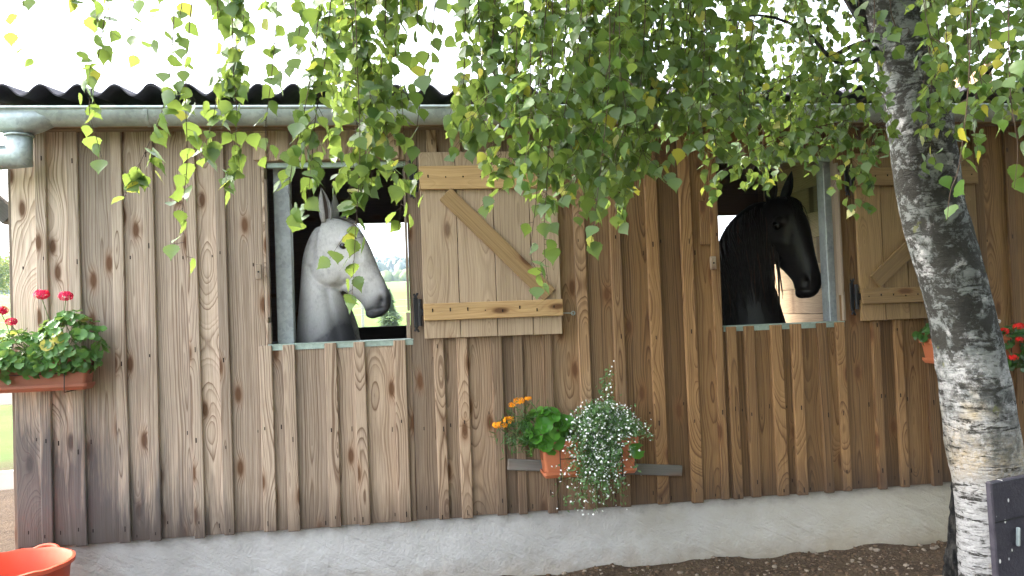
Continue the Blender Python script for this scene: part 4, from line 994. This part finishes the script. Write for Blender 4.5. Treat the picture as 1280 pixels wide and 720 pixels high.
# white cloud of tiny flowers: strands arching from the box, upper mound and a trailing beard
EU = empty('white_flower_mound', (MC+.08, -.15, mz1-.03), 'billowing mound of tiny white flowers trailing over the middle window box', 'plant')
st_pts = []; stems = bmesh.new(); eo = Vector(EU.location)
for i in range(230):
    up_ = random.random() < .58
    if up_:
        a = random.gauss(0, .75); rad = random.uniform(.10, .25); tgt = WY(757, 548, -.2)+Vector((math.sin(a)*rad*.98, random.uniform(-.12, .07), abs(math.cos(a))*rad*.92-.03))
    else:
        tgt = WY(750, 590, -.26)+Vector((random.gauss(-.01, .10), random.uniform(-.06, .06), random.uniform(-.205, .08)))
    s0 = Vector((MC+random.uniform(-.02, .16), -.15+random.uniform(-.05, .04), mz1-.02)); mid = s0.lerp(tgt, .5)+Vector((0, -.03, .07 if up_ else .12)); P = [Vector(p) for p in curve_pts([tuple(s0), tuple(mid), tuple(tgt)], 8)]
    for p in P: p.y = min(p.y, -.045)
    tube(stems, [p-eo for p in P], .0011, 3, cap=False); st_pts.append(P)
for (px, py) in [(757, 470), (765, 462), (752, 478), (770, 480), (762, 455)]:
    P = [Vector(p) for p in curve_pts([tuple(Vector((MC+.08, -.15, mz1))), tuple(WY(757, 520, -.17)), tuple(WY(px, py, -.16))], 10)]; tube(stems, [p-eo for p in P], .0014, 3, cap=False); st_pts.append(P)
o = obj('stems', stems, M_STEM, EU); o['kind'] = 'stuff'
def along(t0, sp, up_=0):
    def f():
        P = random.choice(st_pts); t = random.uniform(t0, 1)*(len(P)-1); i = min(int(t), len(P)-2); p = P[i].lerp(P[i+1], t-i)+Vector((random.gauss(0, sp), random.gauss(0, sp), random.gauss(0, sp)))
        p.y = min(p.y, -.042); return tuple(p), (random.gauss(0, .8), -abs(random.gauss(.6, .6)), random.gauss(.5, .7))
    return f
spray('fine_leaves', EU, 6500, along(.2, .020), .028, M_FINE)
spray('tiny_flowers', EU, 2400, along(.4, .024), .0125, M_WPET, 'petal')
# right planter behind the trunk
rx0 = XW(1163, 430, -.2); rz0 = WY(1180, 452, -.2).z; rz1 = rz0+.135
planter(rx0, rx0+.62, -.15, rz0, rz1, M_TERRA, 'red terracotta window box half hidden behind the birch trunk')
G3 = empty('red_geranium', (rx0+.3, -.15, rz1-.03), 'dark-leaved geranium with red flowers behind the birch trunk', 'plant'); dm = rl_set(M_GERD)
bush(G3, dm, (rx0+.09, -.15, rz1+.03), .12, .09, .07, 34, .05, .07)
bush(G3, dm, (XW(1268, 432, -.17), -.17, WY(1268, 435, -.17).z), .14, .10, .14, 90, .05, .07)
for (px, py, rad) in [(1255, 414, .026), (1273, 408, .028), (1274, 424, .02), (1267, 447, .024), (1288, 440, .025)]:
    p = WY(px, py, -.27); flower_head(G3, p, rad, M_RED, 22); stalk(G3, p, (p.x, -.16, rz1))
p = WY(1247, 402, -.26); flower_head(G3, p, .018, M_WPET, 10); stalk(G3, p, (p.x, -.16, rz1))

# ------------------------------------------------------------------ tub, dark panel, plank, pebbles, stalk on the ground
c = WD(14, 700, 4.05); tr_ = .27; tz1 = WD(40, 703, 4.05).z
TUB = empty('feed_tub', (c.x, c.y, GZ), 'orange rubber feed tub standing at the left corner of the stable', 'tub'); TUB.rotation_euler.z = R(80)
b = bmesh.new(); hh = tz1-GZ; prof = [(.19, 0), (.205, .03), (.235, hh*.5), (.256, hh*.93), (.262, hh*.94), (.275, hh*.955), (.275, hh), (.262, hh+.003), (.252, hh*.97), (.23, hh*.5), (.2, .03), (.0001, .028)]
nn = 48; rings = []
for r_, z_ in prof: rings.append([(r_*math.cos(t), r_*math.sin(t), z_+(.008*noise.noise((math.cos(t)*3, math.sin(t)*3, 0)) if z_ > hh*.8 else 0)) for t in [2*math.pi*i/nn for i in range(nn)]])
rings_mesh(b, rings); bmesh.ops.recalc_face_normals(b, faces=b.faces[:]); o = smooth(obj('tub', b, M_TUB, TUB)); m = o.modifiers.new('e', 'EDGE_SPLIT'); m.split_angle = R(50)
for s in (-1, 1):
    h = bmesh.new(); tube(h, [(s*(.262+.05*math.sin(t)), .075*math.cos(t), hh*.93+.03*math.sin(t)) for t in np.linspace(0, math.pi, 12)], .011, 8); smooth(obj('handle', h, M_TUB, TUB))

def slate_mat():
    k = NT('tarred_panel'); tc = k.n('TexCoord').outputs['Object']; n = k.noise(tc, 9, 6, .7); n2 = k.noise(tc, 60, 4, .7)
    c = k.mix(k.step(n, .35, .7), (.020, .018, .027), (.042, .038, .048)); c = k.mix(k.step(n2, .62, .75), c, (.10, .10, .11))
    v = k.n('TexVoronoi', {'Vector': k.vmath('MULTIPLY', tc, (1, 0, .6)), 'Scale': 34.0}); sp = k.math('MULTIPLY', k.step(v.outputs['Distance'], .24, .17), k.math('GREATER_THAN', k.n('SeparateColor', {0: v.outputs['Color']}).outputs[0], .7))
    c = k.mix(sp, c, (.62, .62, .60)); k.bump(n2, .4, .01); return k.fin(c, .7, .3)
a = WD(1248, 600, 3.85); M_SL = slate_mat(); pw, ph_ = .46, a.z-GZ
PN = empty('dark_panel', (a.x, a.y, GZ), 'dark tarred panel with white specks standing in front of the birch trunk', 'panel'); PN.rotation_euler = (0, R(-1.5), R(14))
obj('sheet', box(-.05, pw-.05, -.017, .017, .02, ph_, .006), M_SL, PN); 
o = obj('sheet_seam', box(-.048, pw-.052, -.0195, -.0165, ph_-.185, ph_-.178, 0), M_IRON, PN)
o = obj('handle', box(.035, .049, -.034, -.016, ph_-.30, ph_-.215, .004), M_ZINC, PN); o.rotation_euler.y = R(6)
obj('foot_rail', box(-.05, pw-.05, -.05, .05, 0, .02, .004), M_SL, PN)
a = WD(1183, 716, 4.5); o = obj('plank', box(-.1, .18, -.05, .05, 0, .03, .004), wood('pale_plank', (.42, .30, .2), (.25, .16, .1), axis='x', weather=.2)); o.location = (a.x, a.y, GZ+.03); o.rotation_euler.z = R(4); tag(o, 'short pale plank lying on the soil at the foot of the birch', 'plank')
o.location.z = GZ+.001
# earth bank, pebbles and crumbs at the wall foot
def lumps(name, n, s0, s1, mat, label, cat, pts):
    V, F = [], []; off = 0
    ib = bmesh.new(); bmesh.ops.create_icosphere(ib, subdivisions=1, radius=1); iv = np.array([v.co[:] for v in ib.verts]); jf = np.array([[v.index for v in f.verts] for f in ib.faces]); ib.free()
    for i in range(n):
        x_, y_ = pts(); s = s0*(s1/s0)**(random.random()**2.2); v = iv*(1+.35*rng.standard_normal((len(iv), 1))*.5)*np.array([s, s*random.uniform(.6, 1), s*random.uniform(.4, .75)])
        a = random.uniform(0, 6.28); R2 = np.array([[math.cos(a), -math.sin(a), 0], [math.sin(a), math.cos(a), 0], [0, 0, 1]]); V.append(v@R2.T+np.array([x_, y_, bank(x_, y_)+s*.12])); F.append(jf+off); off += len(iv)
    o = obj(name, np_mesh(name, np.concatenate(V), np.concatenate(F), mat)); tag(o, label, cat, kind='stuff'); return o
def bank(x, y):
    d = max(0, min(1, (-y)/.5)); return GZ+.004+.05*(1-d)**2*(.6+.8*noise.noise((x*3, y*4, 2)))+.018*noise.noise((x*8, y*8, 5))*(1 if y > -2.2 else 0)
bx_ = np.linspace(-2.6, 5.3, 260); by_ = np.linspace(.0, -2.4, 70); V = [(x, y, bank(x, y) if (0 < i < 259 and j < 69) else GZ-.02) for j, y in enumerate(by_) for i, x in enumerate(bx_)]
F = [(j*260+i, (j+1)*260+i, (j+1)*260+i+1, j*260+i+1) for j in range(69) for i in range(259)]
o = smooth(obj('earth', np_mesh('earth', V, F, M_SOIL))); tag(o, kind='structure')
M_PEB = plain('pebble', (.20, .16, .12), .8, .2, var=.6, scale=3); M_CRUMB = plain('soil_crumb', (.10, .068, .045), .95, .05, var=.6, scale=8)
pr = lambda: (random.uniform(-2.2, 4.4), -abs(random.gauss(0.02, .42)))
lumps('soil_crumbs', 4200, .004, .020, M_CRUMB, 'loose brown soil crumbs along the foot of the wall', 'soil', pr)
lumps('pebbles', 900, .003, .022, M_PEB, 'pale pebbles scattered over the soil along the wall', 'gravel', pr)
a, b_ = WD(1030, 694, 5.15), WD(1190, 690, 5.2); m = bmesh.new(); q = curve_pts([tuple(a), tuple((a+b_)/2+Vector((0, 0, .004))), tuple(b_)], 12); tube(m, [Vector((p[0], p[1], bank(p[0], p[1])+.012)) for p in q], .0045, 6)
tag(obj('dry_stalk', m, plain('straw', (.45, .36, .12), .7)), 'long yellow dry stalk lying on the soil left of the birch', 'stalk')

# ------------------------------------------------------------------ things beyond: fences, spruce, trees, hedge, wooded hills
def white_fence():
    f = empty('white_fence', (XL-.35, .5, GZ), 'white painted fence at the left end of the stable behind the planter', 'fence'); b0 = Vector(f.location)
    for (xx, yy) in ((XL-.52, .55), (XL-1.9, .75)): obj('post', box(xx-.05-b0.x, xx+.05-b0.x, yy-.05-b0.y, yy+.05-b0.y, 0, 1.42, .006), M_WHITE, f)
    for z, hh_ in ((.62, .11), (1.16, .12)):
        o = obj('rail', box(-.95, .95, -.018, .018, -hh_/2, hh_/2, .004), W_PALE, f); o.location = (XL-1.0-b0.x, .62-b0.y, z); o.rotation_euler = (0, R(-3 if z < 1 else 0), R(-5))
W_PALE = plain('pale_rail', (.58, .55, .50), .7, .2, var=.15)
white_fence()
# pasture fence
pf = empty('pasture_fence', (3, 34, gh(3, 34)), 'wooden post and wire fence across the meadow seen through the stable', 'fence'); W_POST = plain('fence_post', (.34, .32, .29), .8)
fp = []
for i in range(26):
    xx = -30+i*2.4+random.uniform(-.3, .3); yy = 34+.05*xx; z = gh(xx, yy); fp.append((xx, yy, z)); b = box(-.06, .06, -.06, .06, -.2, 1.25, .01); o = obj('post', b, W_POST, pf); o.location = Vector((xx, yy, z))-Vector(pf.location)
for h in (.55, .85, 1.15):
    m = bmesh.new(); tube(m, [Vector((x_, y_-.07, z_+h))-Vector(pf.location) for x_, y_, z_ in fp], .012, 4); obj('wire', m, W_POST, pf)
def conifer(p, h, label, seed):
    r = random.Random(seed); t = empty('spruce', p, label, 'tree'); m = bmesh.new(); tube(m, [(0, 0, -.1), (0, 0, h*.9)], [.06*h/3, .01], 7); obj('trunk', m, M_DBARK, t)
    V, F, A = [], [], []; off = 0
    for i in range(1500):
        f = r.random()**.7; z = h*(1-f)*.97+.1; rad = f*h*.36*(.35+.65*r.random()**.5)*(1+.25*math.sin(z*9)); a = r.uniform(0, 6.28); c = np.array([rad*math.cos(a), rad*math.sin(a), z]); d = np.array([math.cos(a), math.sin(a), -.35]); s_ = np.array([-math.sin(a), math.cos(a), 0]); l = h*.055*r.uniform(.7, 1.5)
        V += [c-d*l, c+s_*l*.35, c+d*l, c-s_*l*.35]; F.append((off, off+1, off+2, off+3)); off += 4; A.append(r.random())
    o = obj('crown', np_mesh('crown', V, F, M_WOODS, A), None, t); o['kind'] = 'stuff'; return t
p = WY(487, 392, 27); p.z = gh(p.x, p.y); conifer(p, 1.9, 'small spruce on the meadow seen past the grey horse', 3)
def broadleaf(p, h, rad, label, seed, mat=None):
    r = random.Random(seed); t = empty('meadow_tree', p, label, 'tree'); m = bmesh.new(); tube(m, [(0, 0, -.2), (.05, 0, h*.4), (0, .1, h*.75)], [.11, .09, .04], 8)
    for q in range(5): a = q*1.3; tube(m, [(0, 0, h*.35), (math.cos(a)*rad*.5, math.sin(a)*rad*.5, h*.65)], [.05, .02], 6)
    obj('trunk', m, M_DBARK, t); V, F, A = [], [], []; off = 0
    cl = [Vector((r.gauss(0, .45), r.gauss(0, .45), r.gauss(0, .4))) for _ in range(22)]
    for i in range(3200):
        c = r.choice(cl); d = Vector((r.gauss(0, .24), r.gauss(0, .24), r.gauss(0, .22)))+c; q = np.array([d.x*rad, d.y*rad, h*.68+d.z*h*.36]); n1 = np.array(Vector((r.gauss(0, 1), r.gauss(0, 1), r.gauss(0, 1))).normalized()); n2 = np.array(Vector(n1).orthogonal().normalized()); l = rad*.06
        V += [q-n1*l, q+n2*l*.7, q+n1*l, q-n2*l*.7]; F.append((off, off+1, off+2, off+3)); off += 4; A.append(r.random())
    o = obj('crown', np_mesh('crown', V, F, M_MEAD, A), None, t); o['kind'] = 'stuff'; return t
M_MEAD = leaf_mat('meadow_tree_leaf', (.11, .16, .035), (.19, .24, .05), (.32, .27, .06), .2, attr=True, transl=.35)
for i, (px, dd, h_, rd, lb) in enumerate([(-12, 75, 5.2, 2.0, 'round yellowish-green tree in the meadow at the left edge'), (16, 90, 5.6, 2.3, 'pale green meadow tree just left of the stable corner')]):
    p = WY(px, 350, dd); p.z = gh(p.x, p.y); broadleaf(p, h_, rd, lb, 10+i)
def shade_tree(p, h, rad, label, seed):  # unseen tree added behind the viewer to shade the wall's right end
    r = random.Random(seed); t = empty('added_shade_tree', p, label, 'tree'); m = bmesh.new(); tube(m, [(0, 0, -.2), (.1, 0, 1.4), (0, .1, h*.75)], [.32, .26, .08], 12)
    for q in range(8): a = q*.8; tube(m, [(0, 0, 1.3+.25*q), (math.cos(a)*rad*.4, math.sin(a)*rad*.4, 2.2+.4*q), (math.cos(a)*rad*.8, math.sin(a)*rad*.8, 2.4+.5*q)], [.1, .06, .02], 6)
    obj('trunk', m, M_DBARK, t); V, F, A = [], [], []; off = 0
    for i in range(34000):
        d = Vector((r.gauss(0, 1), r.gauss(0, 1), r.gauss(0, 1))).normalized()*r.uniform(.45, 1)*(1+.25*noise.noise((r.random(), seed, 0)))
        if noise.noise((d.x*3, d.y*3, d.z*3)) < -.22: continue
        q = np.array([d.x*rad, d.y*rad, h*.54+d.z*h*.46]); n1 = np.array(Vector((r.gauss(0, 1), r.gauss(0, 1), r.gauss(-1, .7))).normalized()); n2 = np.array(Vector(n1).orthogonal().normalized()); l = .11
        V += [q-n1*l, q+n2*l*.75, q+n1*l, q-n2*l*.75]; F.append((off, off+1, off+2, off+3)); off += 4; A.append(r.random())
    o = obj('crown', np_mesh('crown', V, F, M_FERN, A), None, t); o['kind'] = 'stuff'; return t
shade_tree(Vector((5.6, -7.4, GZ)), 10.5, 5.0, 'large dark leafy tree added out of view to shade the right end of the stable', 5)
shade_tree(Vector((4.6, -14.5, GZ)), 11, 5.2, 'tall leafy tree added farther out of view to shade the stable wall', 8)
# hedge and woods: masses nobody could count
def wood_mass(name, label, cat, n, area, hr, wr, cone, mat):
    V, F, A = [], [], []; off = 0
    for i in range(n):
        x_, y_ = area(); z_ = gh(x_, y_); h = random.uniform(*hr); w_ = h*random.uniform(*wr); a0 = random.random(); k_ = 7
        tone = random.random()
        prof = [(1, .12), (.8, .35), (.52, .62), (.26, .84), (.03, 1)] if cone else [(.75, .1), (1.05, .35), (.95, .62), (.62, .86), (.15, 1)]
        rr_ = []
        for f, zz in prof:
            rr_.append([(x_+w_*f*random.uniform(.75, 1.2)*math.cos(t), y_+w_*f*random.uniform(.75, 1.2)*math.sin(t), z_+h*zz*random.uniform(.95, 1.03)) for t in [a0+6.283*q/k_ for q in range(k_)]])
        for q in rr_: V += q
        for q in range(len(prof)-1):
            for j in range(k_): F.append((off+q*k_+j, off+q*k_+(j+1) % k_, off+(q+1)*k_+(j+1) % k_, off+(q+1)*k_+j)); A.append(min(1, max(0, tone+random.gauss(0, .15))))
        off += len(prof)*k_
    o = obj(name, np_mesh(name, V, F, mat, A)); tag(o, label, cat, kind='stuff'); return o
wood_mass('hedgerow', 'pale green hedgerow along the far edge of the meadow', 'hedge', 420, lambda: (random.uniform(-330, 420), random.gauss(322, 5)), (3.2, 6.2), (.5, .75), False, M_MEAD)
wood_mass('hill_forest', 'dark blue-green forest covering the far hills', 'forest', 9000, lambda: (random.uniform(-420, 560), 355+560*random.random()**1.1), (5, 9.5), (.28, .5), False, M_WOODS)
# ------------------------------------------------------------------ air
hz = box(-1300, 1300, -70, 1420, -2.5, 135); hm = bpy.data.materials.new('haze'); hm.use_nodes = True; hm.node_tree.nodes.clear()
pv = hm.node_tree.nodes.new('ShaderNodeVolumePrincipled'); pv.inputs['Density'].default_value = .0004; pv.inputs['Color'].default_value = (.66, .80, 1, 1); pv.inputs['Anisotropy'].default_value = 0
ho = hm.node_tree.nodes.new('ShaderNodeOutputMaterial'); hm.node_tree.links.new(pv.outputs[0], ho.inputs['Volume'])
tag(obj('haze', hz, hm), 'pale blue haze over the far hills', 'haze', kind='stuff')
for o in bpy.data.objects:
    if '_o' in o: del o['_o']
